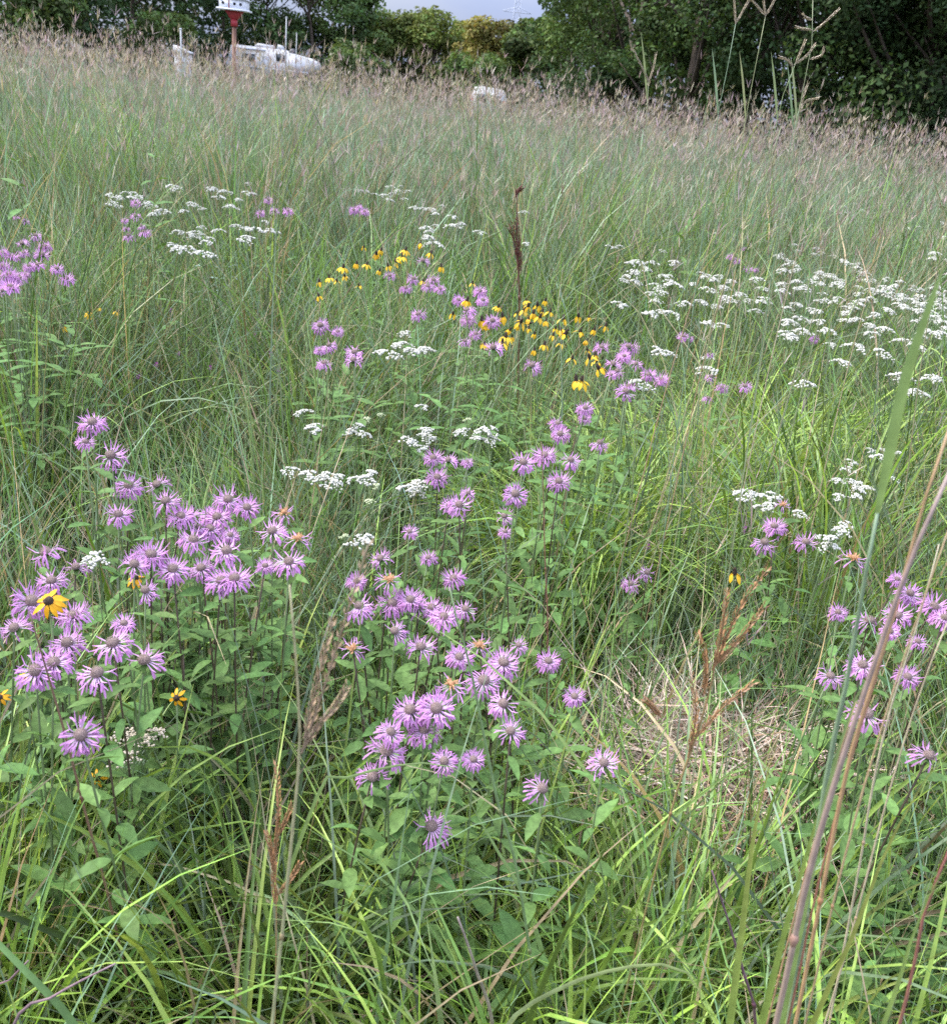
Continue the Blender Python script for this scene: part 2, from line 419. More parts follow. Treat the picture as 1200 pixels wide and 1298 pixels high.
# matted dry grass lying over itself
def thatch(g, x, y, zmax, L, W, cols, flat=1.35):
    N = len(x); ci = rng.integers(0, len(cols), N)
    base = np.stack([x, y, rng.random(N) ** 1.5 * zmax], -1)
    c = jit(np.array(cols)[ci], N, 0.12, 0.25)
    blades(g, base, L * np.clip(1 + rng.normal(0, .35, N), .3, 2), rng.uniform(0, 6.283, N), np.clip(rng.normal(flat, 0.22, N), 0.5, 1.75),
           rng.normal(0.1, 0.3, N), W * np.clip(1 + rng.normal(0, .3, N), .4, 2), c, c * 1.05, 4, 1.2, 0.6, sway=0.25)
n_ = 7000
tp = at_z(900, 1035, 0.18)
tx = tp[0] + rng.normal(0, 0.11, n_); ty = tp[1] + rng.normal(0, 0.11, n_)
thatch(g_thatch, tx, ty, 0.36, 0.20, 0.0032, [(.47, .37, .28), (0.54, 0.44, 0.35), (.36, .28, .21), (0.36, 0.22, 0.16), (0.50, 0.40, 0.32)], 1.3)
x, y = scatter(0.6, 5.5, 190)
thatch(g_thatch, x, y, 0.12, 0.22, 0.0026, [C_DEAD, (.13, .10, .06), (0.17, 0.14, 0.085), C_GREY], 1.2)
# loose pale straws among the green
x, y = scatter(0.8, 5.0, 34)
N = len(x); c = jit((0.44, 0.37, 0.25), N, .1, .2)
blades(g_thatch, np.stack([x, y, np.zeros(N)], -1), rng.uniform(.35, .75, N), rng.uniform(0, 6.28, N), np.abs(rng.normal(.35, .25, N)),
       np.abs(rng.normal(.2, .4, N)), np.full(N, .0022), c, c * 1.1, 6)

# --- middle distance
g_mid = Geo()
x, y = scatter(4.2, 8.2, 46, 0.9)
keep = vnoise(x, y, 0.4, 78) > 0.40; x, y = x[keep], y[keep]
px, py = to_px(np.stack([x, y, np.full_like(x, 0.5)], -1))
h = 0.50 + 0.085 * (y - 4.0) + 0.34 * vnoise(x, y, .7, 6) - .10
tone = vnoise(x, y, 1.3, 9)
s = tone < 0.55
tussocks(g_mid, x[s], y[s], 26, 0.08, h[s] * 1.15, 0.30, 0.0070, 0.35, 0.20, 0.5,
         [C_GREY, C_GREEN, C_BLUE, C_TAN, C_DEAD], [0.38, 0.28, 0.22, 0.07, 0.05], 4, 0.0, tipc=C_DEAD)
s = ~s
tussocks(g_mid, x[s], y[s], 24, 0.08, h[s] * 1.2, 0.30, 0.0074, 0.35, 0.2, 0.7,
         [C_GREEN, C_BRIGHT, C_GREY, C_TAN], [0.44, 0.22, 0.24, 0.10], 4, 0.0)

def bluestem(g, x, y, h, W, segs=3, nleaf=2, heads=1.0, headw=0.010):
    """Tall big-bluestem: culm, leaves and the forked mauve seed head."""
    N = len(x)
    patch = vnoise(x, y, 2.4, 21)[:, None]
    base = np.stack([x, y, np.zeros(N)], -1)
    az = rng.uniform(0, 2 * np.pi, N); lean = np.abs(rng.normal(0.06, 0.11, N)); bd = np.abs(rng.normal(0.16, 0.16, N))
    cA = np.array((0.142, 0.222, 0.140)); cB = np.array((0.215, 0.215, 0.155))
    pick = np.clip(rng.random((N, 1)) * 0.8 + patch * 0.5 - 0.25, 0, 1) > 0.62
    c = jit(np.where(pick, cB, cA), N, .12, .36) * (.62 + .76 * vnoise(x, y, .5, 41))[:, None]
    mauve = jit(np.where(rng.random((N, 1)) < 0.5, np.array((0.30, 0.225, 0.22)), np.array((0.33, 0.28, 0.215))), N, .12, .18)
    P = blades(g, base, h, az, lean, bd, W * 0.42, c, c * 0.5 + mauve * 0.5, segs, 1.5, 0.2, basew=0.9)
    tip = P[:, -1]
    for k in range(nleaf):
        f = rng.uniform(0.05, 0.62, N); i = (f * segs).astype(int); fr = (f * segs - i)[:, None]
        b = P[np.arange(N), i] * (1 - fr) + P[np.arange(N), i + 1] * fr
        cl = jit((0.128, 0.215, 0.122), N, .15, .38); cl2 = jit(np.where(rng.random((N, 1)) < .25, np.array((.27, .22, .15)), np.array((.148, .23, .13))), N, .1, .15)
        blades(g, b, h * rng.uniform(.22, .42, N), rng.uniform(0, 6.28, N), np.abs(rng.normal(.3, .15, N)), np.abs(rng.normal(.7, .45, N)), W, cl, cl2, 3, 1.5, .5)
    hd = rng.random(N) < heads; tip = tip[hd]; K = len(tip)
    for k in range(3):
        hl = rng.uniform(.055, .12, K)
        blades(g, tip, hl, rng.uniform(0, 6.28, K), np.abs(rng.normal(.38, .22, K)), rng.normal(0.15, .2, K), np.full(K, headw) * rng.uniform(.6, 1.3, K),
               mauve[hd], mauve[hd] * 1.05, 2, 1.0, .4, basew=0.7)

g_tall = Geo()
def tall_h(x, y): return np.clip(0.80 + 0.115 * (y - 4.6), 0.7, 1.45) + 0.16 * vnoise(x, y, 1.6, 12) + 0.22 * vnoise(x, y, .55, 14) - 0.17
for y0, y1, dens, W, seg, nl, hd, hw, mg in ((5.0, 8.0, 300, .0070, 3, 3, .62, .0046, 1.0), (8, 12.5, 165, .0095, 3, 2, .85, .0060, 1.2),
                                          (12.5, 20, 60, .013, 3, 1, 1, .0095, 1.6), (20, 38, 18, .022, 2, 1, 1, .015, 2.0)):
    x, y = scatter(y0, y1, dens, mg)
    keep = rng.random(len(x)) < np.clip((y - 5.0) / 1.8, 0.12, 1) * np.clip(2.2 * vnoise(x, y, .45, 33) - .25, .12, 1.2)
    x, y = x[keep], y[keep]
    hN = tall_h(x, y) * np.clip(1 + rng.normal(0, .15, len(x)), .55, 1.4)
    bluestem(g_tall, x, y, hN, np.full(len(x), W) * rng.uniform(.7, 1.3, len(x)), seg, nl, hd, hw)
# scattered tall culms that lean over the right-hand side nearer in
x = rng.uniform(0.35, 3.2, 900); y = rng.uniform(1.9, 5.6, 900)
k = (x > 0.12 * y + 0.25) & (x < .62 * y + .7); x, y = x[k], y[k]
bluestem(g_mid, x, y, rng.uniform(.55, 1.05, len(x)) * (0.62 + 0.085 * y), np.full(len(x), .0034), 5, 3, .3, .0035)

for nm, gg, mt, lb, cat in (
        ('fine_meadow_grass', g_fine, 'grass', 'fine grey-green grass blades filling the meadow between the flowers', 'grass'),
        ('broad_meadow_grass', g_broad, 'fresh', 'broad bright green arching grass blades in the meadow', 'grass'),
        ('dry_thatch', g_thatch, 'straw', 'matted pale dry straw lying low among the grass', 'dry grass'),
        ('middle_meadow_grass', g_mid, 'grass', 'knee-high green grass around the yarrow and coneflowers', 'grass'),
        ('tall_bluestem_grass', g_tall, 'far_grass', 'tall prairie grass with mauve seed heads in front of the trees', 'tall grass')):
    tag(ob(nm, gg.mesh(nm, mt)), lb, cat, kind='stuff')

# ------------------------------------------------------------------ flower meshes
def ribbon(g, P, W, nrm_side, c, fold=0.0):
    """Ribbon along P with half-widths W and side vectors."""
    P = np.asarray(P); k = len(P); W = np.asarray(W)[:, None]
    V = np.stack([P - nrm_side * W, P + nrm_side * W], 1)
    idx = np.arange(2 * k).reshape(k, 2)
    q = np.stack([idx[:-1, 0], idx[:-1, 1], idx[1:, 1], idx[1:, 0]], -1)
    g.add(V.reshape(-1, 3), q=q, c=np.repeat(np.asarray(c), 2, 0))

def bergamot_head(seed, n=38, size=1.0, droop=0.0, ragged=0.15):
    r = np.random.default_rng(seed); g = Geo()
    c_in = np.array((0.56, 0.37, 0.54)); c_out = np.array((0.53, 0.255, 0.51))
    gap = r.uniform(0, 6.28)
    for i in range(n):
        a = i * 2.39996 + r.normal(0, .12)
        if r.random() < ragged and abs(((a - gap + 3.14) % 6.28) - 3.14) < 1.3: continue
        ring = (i / n)
        el = R(26) * (1 - ring) + R(-16) * ring + r.normal(0, .18) - droop
        d = np.array([math.cos(a), math.sin(a), 0]); z = np.array([0, 0, 1.0]); s = np.array([-d[1], d[0], 0])
        L = size * (0.0235 + r.normal(0, .0036)); kx = r.normal(0, .25); o = d * 0.0088 * size + z * size * (0.001 * (1 - ring) - .002)
        dirv = d * math.cos(el) + z * math.sin(el)
        m1 = o + dirv * L * .5
        shade = 1 + r.normal(0, .12)
        ci, co = c_in * shade, c_out * shade
        # upper lip: narrow, keeps going out and up
        up = dirv * .86 + z * (.42 + .25 * r.normal()) + s * kx
        P = [o, o + dirv * L * .28, m1, m1 + up * L * .36, m1 + up * L * .60 + z * .001]
        ribbon(g, P, np.array([.0007, .0010, .0012, .0009, .0004]) * size, s, [ci, ci, (ci + co) / 2, co, co])
        # lower lip: wider, hooks down
        dn = d * .80 - z * (.40 + .6 * r.random()) - s * kx * 1.3; dn /= np.linalg.norm(dn)
        P = [m1, m1 + dn * L * .26, m1 + dn * L * .50 - z * .0015, m1 + dn * L * .64 - z * .0045]
        ribbon(g, P, np.array([.0011, .0014, .0020, .0010]) * size, s, [(ci + co) / 2, co, co, co * 1.05])
    return g.mesh('bergamot_petals', 'petal')

def dome(g, r, h, z0, n=9, rings=4, spikes=0.0, seed=0, c=None):
    rr = np.random.default_rng(seed); V = []
    for i in range(rings):
        f = i / rings * math.pi / 2
        for j in range(n):
            a = (j + .5 * (i % 2)) / n * 6.2832
            k = 1 + spikes * rr.normal()
            V.append((r * k * math.cos(f) * math.cos(a), r * k * math.cos(f) * math.sin(a), z0 + h * k * math.sin(f)))
    V.append((0, 0, z0 + h)); q = []; t = []
    for i in range(rings - 1):
        for j in range(n):
            q.append((i * n + j, i * n + (j + 1) % n, (i + 1) * n + (j + 1) % n, (i + 1) * n + j))
    for j in range(n): t.append(((rings - 1) * n + j, (rings - 1) * n + (j + 1) % n, rings * n))
    g.add(V, q=q, t=t, c=c)

def bergamot_disc(seed, r=0.0105):
    rr = np.random.default_rng(seed); g = Geo()
    dome(g, r, r * .75, -.002, 11, 4, .05, seed)
    for i in range(70):                        # the packed calyx teeth
        f = math.acos(1 - (i + .5) / 70 * .95); a = i * 2.39996
        d = np.array([math.sin(f) * math.cos(a), math.sin(f) * math.sin(a), math.cos(f) * .78])
        b = d * r * .93; s1 = norm(np.cross(d, [.3, .2, .9])) * .0008; s2 = norm(np.cross(d, s1)) * .0008
        tip = b + d / np.linalg.norm(d) * .0026
        g.add([b + s1, b - s1 * .5 + s2, b - s1 * .5 - s2, tip], t=[(0, 1, 3), (1, 2, 3), (2, 0, 3)])
    return g.mesh('bergamot_disc', 'disc', smooth=False)

def leaf_arrays(L, W, droop=0.25, fold=0.25, segs=6, serr=0.0, seed=0, pw=0.8):
    """A pointed leaf along +x, folded on its midrib."""
    t = np.linspace(0, 1, segs + 1)
    prof = np.sin(np.pi * np.clip(t, 0, 1) ** pw) ** .9; prof[0] = .06; prof[-1] = .01
    w = W * .5 * prof * (1 + serr * np.array([(-1) ** i for i in range(segs + 1)]))
    ang = -droop * t ** 1.3
    x = np.concatenate([[0], np.cumsum(np.cos(ang[1:]) * L / segs)]); z = np.concatenate([[0], np.cumsum(np.sin(ang[1:]) * L / segs)])
    V = np.stack([np.stack([x, w, z + w * fold], -1), np.stack([x, 0 * w, z], -1), np.stack([x, -w, z + w * fold], -1)], 1)
    idx = np.arange((segs + 1) * 3).reshape(-1, 3)
    q = np.concatenate([np.stack([idx[:-1, 0], idx[:-1, 1], idx[1:, 1], idx[1:, 0]], -1), np.stack([idx[:-1, 1], idx[:-1, 2], idx[1:, 2], idx[1:, 1]], -1)])
    return V.reshape(-1, 3), q

def leaf_mesh(L, W, droop, fold, mat='leaf', serr=0.06, segs=8):
    g = Geo(); v, q = leaf_arrays(L, W, droop, fold, segs, serr); g.add(v, q=q)
    return g.mesh('leaf', mat)

def rot_leaf(az, pitch, roll=0.0):
    return Matrix.Rotation(az, 4, 'Z') @ Matrix.Rotation(-pitch, 4, 'Y') @ Matrix.Rotation(roll, 4, 'X')

PETALS = [bergamot_head(i, (60, 48, 66, 30, 54, 40)[i % 6], 1.0, (i % 4) * .12 - .08, (.1, .5, .25, .8)[i % 4]) for i in range(14)]
SPARSE = [bergamot_head(40 + i, 16, .92, .25, .5) for i in range(3)]
DISCS = [bergamot_disc(i) for i in range(3)]
def withered_mesh(seed):
    r = np.random.default_rng(seed); g = Geo(); dome(g, .007, .006, 0, 8, 3, .15, seed)
    for i in range(22):
        a = r.uniform(0, 6.28); d = np.array([math.cos(a), math.sin(a), 0]); s = np.array([-d[1], d[0], 0]); el = r.uniform(-.3, 1.2)
        dv = d * math.cos(el) + np.array([0, 0, math.sin(el)]); L = r.uniform(.007, .014)
        ribbon(g, [d * .004 + dv * L * k + np.array([0, 0, .002 * math.sin(k * 4 + i)]) for k in (0, .5, 1)], [.001, .0016, .0006], s, [(1, 1, 1)] * 3)
    return g.mesh('withered_centre', 'spent')
WITHER = [withered_mesh(i) for i in range(2)]
def bract_mesh(seed):
    r = np.random.default_rng(seed); g = Geo()
    for i in range(6):
        v, q = leaf_arrays(.020, .011, .5, .3, 4)
        mt = np.array(rot_leaf(i * 1.047 + r.normal(0, .2), r.normal(-.15, .15)))[:3, :3]
        g.add(v @ mt.T + np.array([0, 0, -.006]), q=q)
    return g.mesh('bracts', 'leaf')
BRACTS = [bract_mesh(i) for i in range(2)]
LEAVES = [leaf_mesh(.068, .024, .35, .3), leaf_mesh(.060, .021, .6, .25), leaf_mesh(.075, .027, .2, .35), leaf_mesh(.052, .020, .8, .3)]
def tuft_mesh(seed, n=8, h=.3):
    """Joined leaves of a far plant along a unit-high stem."""
    r = np.random.default_rng(seed); g = Geo()
    for i in range(n):
        z = .42 + .62 * (i // 2) / (n / 2); a = (i % 2) * math.pi + (i // 2) * 1.57 + r.normal(0, .3)
        v, q = leaf_arrays(.075, .026, .5, .25, 4)
        g.add(v @ np.array(rot_leaf(a, r.normal(.2, .25)))[:3, :3].T + np.array([0, 0, z]), q=q)
    return g.mesh('foliage', 'leaf')

def stem_points(top, bow=.02, n=8):
    """From the root's origin to top, with a slight bow."""
    t = np.linspace(0, 1, n)[:, None]; a = random.uniform(0, 6.28); b = np.array([math.cos(a), math.sin(a), 0]) * bow * random.uniform(.3, 1)
    return np.asarray(top)[None] * t + b[None] * np.sin(t * math.pi) + np.array([[0, 0, 0]])

def stem_mesh(P, r0, r1, mat, sides=5):
    g = Geo(); tube(g, P, np.linspace(r0, r1, len(P)), sides); return g.mesh('stem', mat)

def along(P, f):
    x = f * (len(P) - 1); i = min(int(x), len(P) - 2); return P[i] * (1 - (x - i)) + P[i + 1] * (x - i)

def head_matrix(P, tilt=.20, bias=.27):
    az, ti = random.uniform(0, 6.28), abs(random.gauss(0, tilt))
    v = Vector((math.sin(ti) * math.cos(az), math.sin(ti) * math.sin(az) - bias, math.cos(ti))).normalized()
    q = v.to_track_quat('Z', 'Y').to_matrix().to_4x4()
    return Matrix.Translation(P) @ q @ Matrix.Rotation(random.uniform(0, 6.28), 4, 'Z')

def root_for(pt, lean=.06):
    """Where a plant whose top is pt stands."""
    return np.array([pt[0] + random.gauss(0, lean), pt[1] + random.gauss(.02, lean), 0.0])

def bergamot(px, py, z, where, group, spent=False, size=1.0, leaves=True):
    pt = at_z(px, py, z); b = root_for(pt, .05); far = np.linalg.norm(pt - [0, 0, CAM_Z]) > 2.5
    look = ('fading bergamot with orange-brown withered middle' if spent else 'lavender bergamot flower on its leafy stem')
    t = thing('bergamot_plant', b, f'{look} {where}', 'wildflower', group)
    P = stem_points(pt - b, .03)
    ob('stem', stem_mesh(P, .0022, .0015, 'stem_green' if far or random.random() < .45 else 'stem_dark'), t)
    hm = head_matrix(P[-1]); sc_ = Matrix.Scale(size * random.choice((.5, .6, .66, .7, .74, .78, .82, .84)) * random.uniform(.95, 1.05), 4)
    hd = ob('flower_head', random.choice(SPARSE if spent else PETALS), t, hm @ sc_)
    ob('disc', random.choice(WITHER if spent else DISCS), hd, Matrix.Translation((0, 0, .002)))
    ob('bracts', random.choice(BRACTS), hd)
    if far:
        if leaves:
            H = P[-1][2]; f_ = ob('foliage', random.choice(TUFTS), t)
            f_.matrix_basis = Matrix.Rotation(random.uniform(0, 6.28), 4, 'Z')
    else:
        a = random.uniform(0, 6.28)
        for k in range(6):
            f = .95 - k * random.uniform(.085, .105)
            for sgn in (0, math.pi):
                s = random.uniform(.7, 1.15) * (.65 + .1 * k)
                ob('leaf', random.choice(LEAVES), t, Matrix.Translation(along(P, f)) @ rot_leaf(a + sgn + random.gauss(0, .2), random.gauss(.25, .3), random.gauss(0, .3)) @ Matrix.Scale(s, 4))
            a += math.pi / 2
    return t

def far_tuft(seed):
    g = tuft_mesh(seed); 
    return g
TUFTS = []
for i in range(4):
    me = tuft_mesh(i, 10)
    co = np.empty(len(me.vertices) * 3, np.float32); me.vertices.foreach_get('co', co); co = co.reshape(-1, 3)
    co[:, 2] *= .80; me.vertices.foreach_set('co', co.ravel()); TUFTS.append(me)

# ------------------------------------------------------------------ bergamot, by clump
FRONT = [(452,737),(455,768),(500,800),(497,765),(520,760),(530,768),(547,770),(562,782),(590,772),(575,733),(482,708),
         (533,820),(582,833),(657,818),(638,840),(695,838),(613,863),(638,892),(728,883),(647,927),(520,900),
         (553,898),(495,928),(537,925),(490,952),(600,963),(563,965),(472,985),(765,967),(687,1000)]
FRONT_SPENT = [(493,735),(447,822),(607,818),(572,868)]
LEFT = [(163,615),(199,614),(210,635),(150,652),(229,654),(264,652),(289,633),(313,643),(266,670),(245,684),(292,678),
        (287,698),(345,673),(58,700),(96,719),(65,736),(191,703),(170,715),(255,720),(219,721),(280,736),(297,733),(336,717),
        (366,712),(184,748),(18,796),(93,780),(157,790),(40,762),(85,815),(68,840),(45,850),(123,853),(183,837),(143,815),(102,932),(240,655),(275,655),(252,668)]
LEFT_SPENT = [(360,650),(377,683)]
TRIO = [(117,535),(108,560),(140,577)]
MID = [(741,530),(710,550),(707,537),(760,561),(690,577),(723,583),(708,610),(653,626),(663,586)]
MID2 = [(549,580),(568,583),(592,586),(593,625),(569,641),(582,640),(554,605),(519,674),(640,674),(639,654),(543,707)]
CONE_B = [(536,330),(494,349),(524,353),(514,365),(542,363),(558,366),(549,355),(530,398),(581,380),(608,369),(612,380),(592,393),
          (593,405),(603,423),(589,432),(624,406),(625,440),(674,463),(762,440),(791,451),(777,461),(774,475),(796,439),(782,470),
          (793,496),(742,517),(801,440),(790,452),(797,490),(806,461),(822,475),(838,481)]
QUAD = [(406,412),(428,420),(417,437),(405,444),(411,460),(449,446),(448,456)]
RMID = [(899,449),(901,477),(915,491),(944,489),(866,426),(874,428),(897,505),(934,330),(944,316),(948,341),(1032,430),(925,325),(958,342)]
FARL = [(20,275),(32,280),(45,298),(28,308),(57,312),(53,322),(30,320),(15,325),(3,320),(72,340),(37,337),(48,335),(3,337),(12,348),
        (32,348),(17,355),(7,360),(84,353),(3,368),(13,363),(24,352)]
FARM = [(172,257),(172,273),(158,279),(179,286),(160,290),(163,298),(183,294),(340,253),(330,270),(348,267),(365,267),(455,262),(462,268),(448,266)]
RIGHT = [(1062,776),(1102,787),(1137,780),(1137,734),(1153,752),(1184,769),(1163,813),(1052,857),(1093,843),(1150,858),(1098,905),
         (1177,958),(1197,783),(1128,800)]
RIGHT_UP = [(981,667),(969,687),(1021,687)]
PAIR = [(799,740),(820,726)]
LOW = [(547,1048)]
def zf(z0, amp=.03): return z0 + random.uniform(-amp, amp)
def near(p, q, r): return math.hypot(p[0] - q[0], p[1] - q[1]) < r
def finer(name, p, where):
    if name == 'FRONT':
        if near(p, (472, 985), 6): return 'carrying a tiny grasshopper on its disc'
        if p[0] < 510 and p[1] < 830: return 'beside the forked tan seed head'
        if p[0] > 690: return 'leaning out over the dry thatch'
        if abs(p[0] - np.interp(p[1], [740, 783, 870, 937], [570, 578, 601, 614])) < 26: return 'touching the tall green leaf stalk'
        if p[1] > 890 and p[0] < 610: return 'close above the thin arching blade'
        if p[0] < 600: return 'between tan seed head and leaf stalk'
    if name == 'LEFT':
        if near(p, (62, 762), 78): return 'around the large full-faced black-eyed susan'
        if near(p, (172, 733), 50): return 'beside the drooping-petalled black-eyed susan'
        if p == (102, 932): return 'alone above the faded cream yarrow'
        if p[1] > 780: return 'over the broad leaves near the brown dead stalk'
        return 'in the densest heads above dark leafy stems'
    if name == 'RIGHT':
        if p[0] < 1112 and p[1] < 800: return 'behind the blue-green grass stalk'
        if p[1] > 840: return 'just above the broad-leaved plants'
    return where
for pts, z, where, grp, sp in (
        (FRONT, .78, 'in the loose clump beside the dry thatch', 'bergamot clump beside the dry thatch', False),
        (FRONT_SPENT, .78, 'in the loose clump beside the dry thatch', 'fading bergamot in the clump beside the thatch', True),
        (LEFT, .86, 'in the big clump with black-eyed susans', 'bergamot clump with the black-eyed susans', False),
        (LEFT_SPENT, .86, 'at the edge of the big black-eyed susan clump', 'fading bergamot by the black-eyed susans', True),
        (TRIO, .98, 'standing apart above the black-eyed susan clump', 'three bergamots above the susan clump', False),
        (MID, .90, 'behind the bright green arching tussock', 'bergamot behind the arching tussock', False),
        (MID2, .80, 'between the loose yarrow and the arching tussock', 'bergamot among the loose yarrow', False),
        (CONE_B, .95, 'mixed into the yellow coneflower patch', 'bergamot in the coneflower patch', False),
        (QUAD, .90, 'in the small bunch next to the coneflowers', 'small bergamot bunch by the coneflowers', False),
        (RMID, .86, 'half hidden by grass near the wide yarrow drift', 'bergamot near the wide yarrow drift', False),
        (FARL, .95, 'in the dense distant patch before tall grass', 'dense distant bergamot patch', False),
        (FARM, .98, 'among the far yarrow before the tall grass', 'bergamot among the far yarrow', False),
        (RIGHT, .85, 'behind the tan stalks above broad-leaved plants', 'bergamot behind the tan stalks', False),
        (RIGHT_UP, .82, 'beside the small yarrow cluster near the tan stalks', 'bergamot beside the small yarrow cluster', False),
        (PAIR, .60, 'low beside the arching tussock, one of a pair', 'pair of low bergamot', False),
        (LOW, .68, 'standing alone in front of the thatch clump', None, False)):
    for q in pts: bergamot(q[0], q[1], zf(z), finer('FRONT' if pts is FRONT else 'LEFT' if pts is LEFT else 'RIGHT' if pts is RIGHT else '', q, where), grp, sp)
bergamot(992, 640, .84, 'above the small yarrow cluster near tan stalks', None, True)
bergamot(1081, 708, .93, 'rising over the tan-stalk bergamots', None, True, 1.1)

# ------------------------------------------------------------------ yarrow
def yarrow_head(seed, n=60, rad=.036, fl=.0043, mat='white', dome_h=.011):
    r = np.random.default_rng(seed); g = Geo()
    cl = [(r.uniform(0, 6.28), rad * math.sqrt(r.random())) for _ in range(9)]
    for i in range(n):
        a, q = cl[i % 9]; x = q * math.cos(a) + r.normal(0, rad * .17); y = q * math.sin(a) + r.normal(0, rad * .17)
        z = dome_h * (1 - (x * x + y * y) / rad ** 2) + r.normal(0, .0012)
        k = 6; f = fl * r.uniform(.75, 1.25); tx_, ty_ = r.normal(0, .25, 2)
        V = [(x, y, z + f * .45)]
        for j in range(k):
            b = j / k * 6.2832 + a; V.append((x + f * math.cos(b), y + f * math.sin(b), z + f * (tx_ * math.cos(b) + ty_ * math.sin(b))))
        for j in range(k):
            b = j / k * 6.2832 + a; V.append((x + f * .5 * math.cos(b), y + f * .5 * math.sin(b), z - f * .9))
        t = [(0, 1 + j, 1 + (j + 1) % k) for j in range(k)]
        q4 = [(1 + j, 1 + k + j, 1 + k + (j + 1) % k, 1 + (j + 1) % k) for j in range(k)]
        g.add(V, q=q4, t=t)
    return g.mesh('yarrow_florets', mat), cl
def yarrow_branches(cl, drop=.05):
    g = Geo()
    for a, q in cl:
        e = np.array([q * math.cos(a), q * math.sin(a), 0]); tube(g, [np.array([0, 0, -drop]), e * .55 + [0, 0, -drop * .45], e - [0, 0, .002]], [.0009, .0007, .0006], 4)
    return g.mesh('branches', 'stem_green')
YH = []
for i in range(6):
    me, cl = yarrow_head(i, 56 + 8 * (i % 3), .030 + .004 * (i % 3)); YH.append((me, yarrow_branches(cl)))
me, cl = yarrow_head(30, 60, .034, .0034, 'cream', .012); YC = (me, yarrow_branches(cl))
me, cl = yarrow_head(31, 36, .018, .0030, 'budgreen', .009); YB = (me, yarrow_branches(cl))
def fern_mesh(seed):
    r = np.random.default_rng(seed); g = Geo()
    for i in range(9):                         # feathery leaves along a unit stem
        z = r.uniform(.06, .62); a = r.uniform(0, 6.28); L = r.uniform(.05, .11)
        mt = np.array(rot_leaf(a, r.normal(.7, .25)))[:3, :3]
        for j in range(9):
            x = L * (j + 1) / 10; w = .012 * math.sin(math.pi * (j + 1) / 11)
            for sg in (-1, 1):
                V = np.array([(x - .0012, 0, 0), (x + .0012, 0, 0), (x + .006, sg * w, .003)]); g.add(V @ mt.T + [0, 0, z], t=[(0, 1, 2)])
        V = np.array([(0, .0008, 0), (0, -.0008, 0), (L, 0, -.004)]); g.add(V @ mt.T + [0, 0, z], t=[(0, 1, 2)])
    return g.mesh('foliage', 'fern')
FERN = [fern_mesh(i) for i in range(3)]
def yarrow(px, py, z, where, group, kind='white', size=None):
    pt = at_z(px, py, z); b = root_for(pt, .04)
    t = thing('yarrow_plant', b, {'white': 'flat white yarrow flower cluster ', 'cream': 'faded cream yarrow going to seed ', 'bud': 'greenish yarrow bud cluster '}[kind] + where, 'wildflower', group)
    P = stem_points(pt - b, .02)
    P2 = P.copy(); 
    s = size or random.uniform(.8, 1.15)
    top = P[-1] - np.array([0, 0, .05 * s])
    ob('stem', stem_mesh(np.vstack([P[:-1], top]) if P[-2][2] < top[2] else np.vstack([P[:-2], top]), .0018, .0011, 'stem_green', 4), t)
    me, br = {'white': random.choice(YH), 'cream': YC, 'bud': YB}[kind]
    hm = head_matrix(P[-1], .10, .06) @ Matrix.Scale(s, 4)
    hd = ob('flower_cluster', me, t, hm); ob('branches', br, hd)
    ob('foliage', random.choice(FERN), t, Matrix.Rotation(random.uniform(0, 6.28), 4, 'Z'))
Y_FAR = [(143,258),(160,245),(152,250),(170,245),(187,258),(147,252),(176,250),(140,247),(165,252),(218,237),(220,242),(243,259),(200,270),(213,270),(195,273),
         (217,310),(227,295),(247,295),(255,288),(240,298),(227,316),(237,315),(257,322),(263,308),(277,293),(268,240),(283,243),(293,245),
         (277,250),(315,233),(302,253),(320,246),(313,245),(335,282),(313,290),(323,292),(343,293),(298,287),(313,303),(257,265),(287,263),(293,262),
         (205,268),(232,268),(252,300),(266,303),(150,262),(192,262)]
Y_FAR2 = [(455,241),(462,243),(475,246),(495,237),(508,236),(516,243),(500,246),(492,254),(534,265),(545,266),(551,271),(525,264),(560,261),
          (572,275),(553,286),(544,294),(574,287),(583,284),(550,310),(543,302),(663,269),(607,295),(667,309),(512,252),(540,290),(488,248),(505,242)]
Y_MID = [(515,423),(511,438),(530,446),(520,446),(490,449),(537,444)]
Y_LOOSE = [(534,516),(539,547),(518,558),(542,556),(532,568),(587,547),(606,558),(621,545),(624,558),(399,540),(386,523),(443,548),(451,541),(461,551),
           (369,597),(391,602),(411,605),(430,608),(418,612),(452,608),(465,608),(468,600),(534,614),(531,622),(517,620),(461,683),(454,688),(612,548),(396,545)]
Y_LBUD = [(465,533),(482,527),(477,617),(468,637),(437,681),(593,533)]
Y_RSM = [(939,628),(948,624),(965,631),(979,629),(967,645),(976,641),(1013,651)]
Y_RSM2 = [(1102,571),(1114,580),(1119,572),(1140,575),(1078,586),(1074,595),(1076,610),(1088,614),(1097,619),(1084,621),(1061,609),(1063,630),(1084,629),
          (1072,664),(1067,672),(1041,682),(1056,684),(1048,694),(1130,608)]
Y_TR = [(1060,255),(1068,262),(1075,270),(1082,258),(1102,276),(1108,270),(1150,290),(1165,288),(1193,283),(1196,302),(1182,328),(1186,322),(1090,266),(1064,271)]
Y_DRIFT = [(770,313),(779,314),(785,313),(796,335),(818,342),(838,351),(848,350),(831,362),(838,372),(832,381),(895,350),(911,351),(934,383),(948,381),(958,395),(888,383),
           (867,386),(1004,332),(1032,323),(1056,325),(1004,344),(1039,346),(1049,350),(1070,332),(1088,334),(1021,367),(1007,358),(997,391),(1063,379),
           (1053,437),(1084,440),(1067,461),(1144,477),(1182,479),(1168,500),(1160,498),(1175,482),(790,355),(803,358),(826,333)]
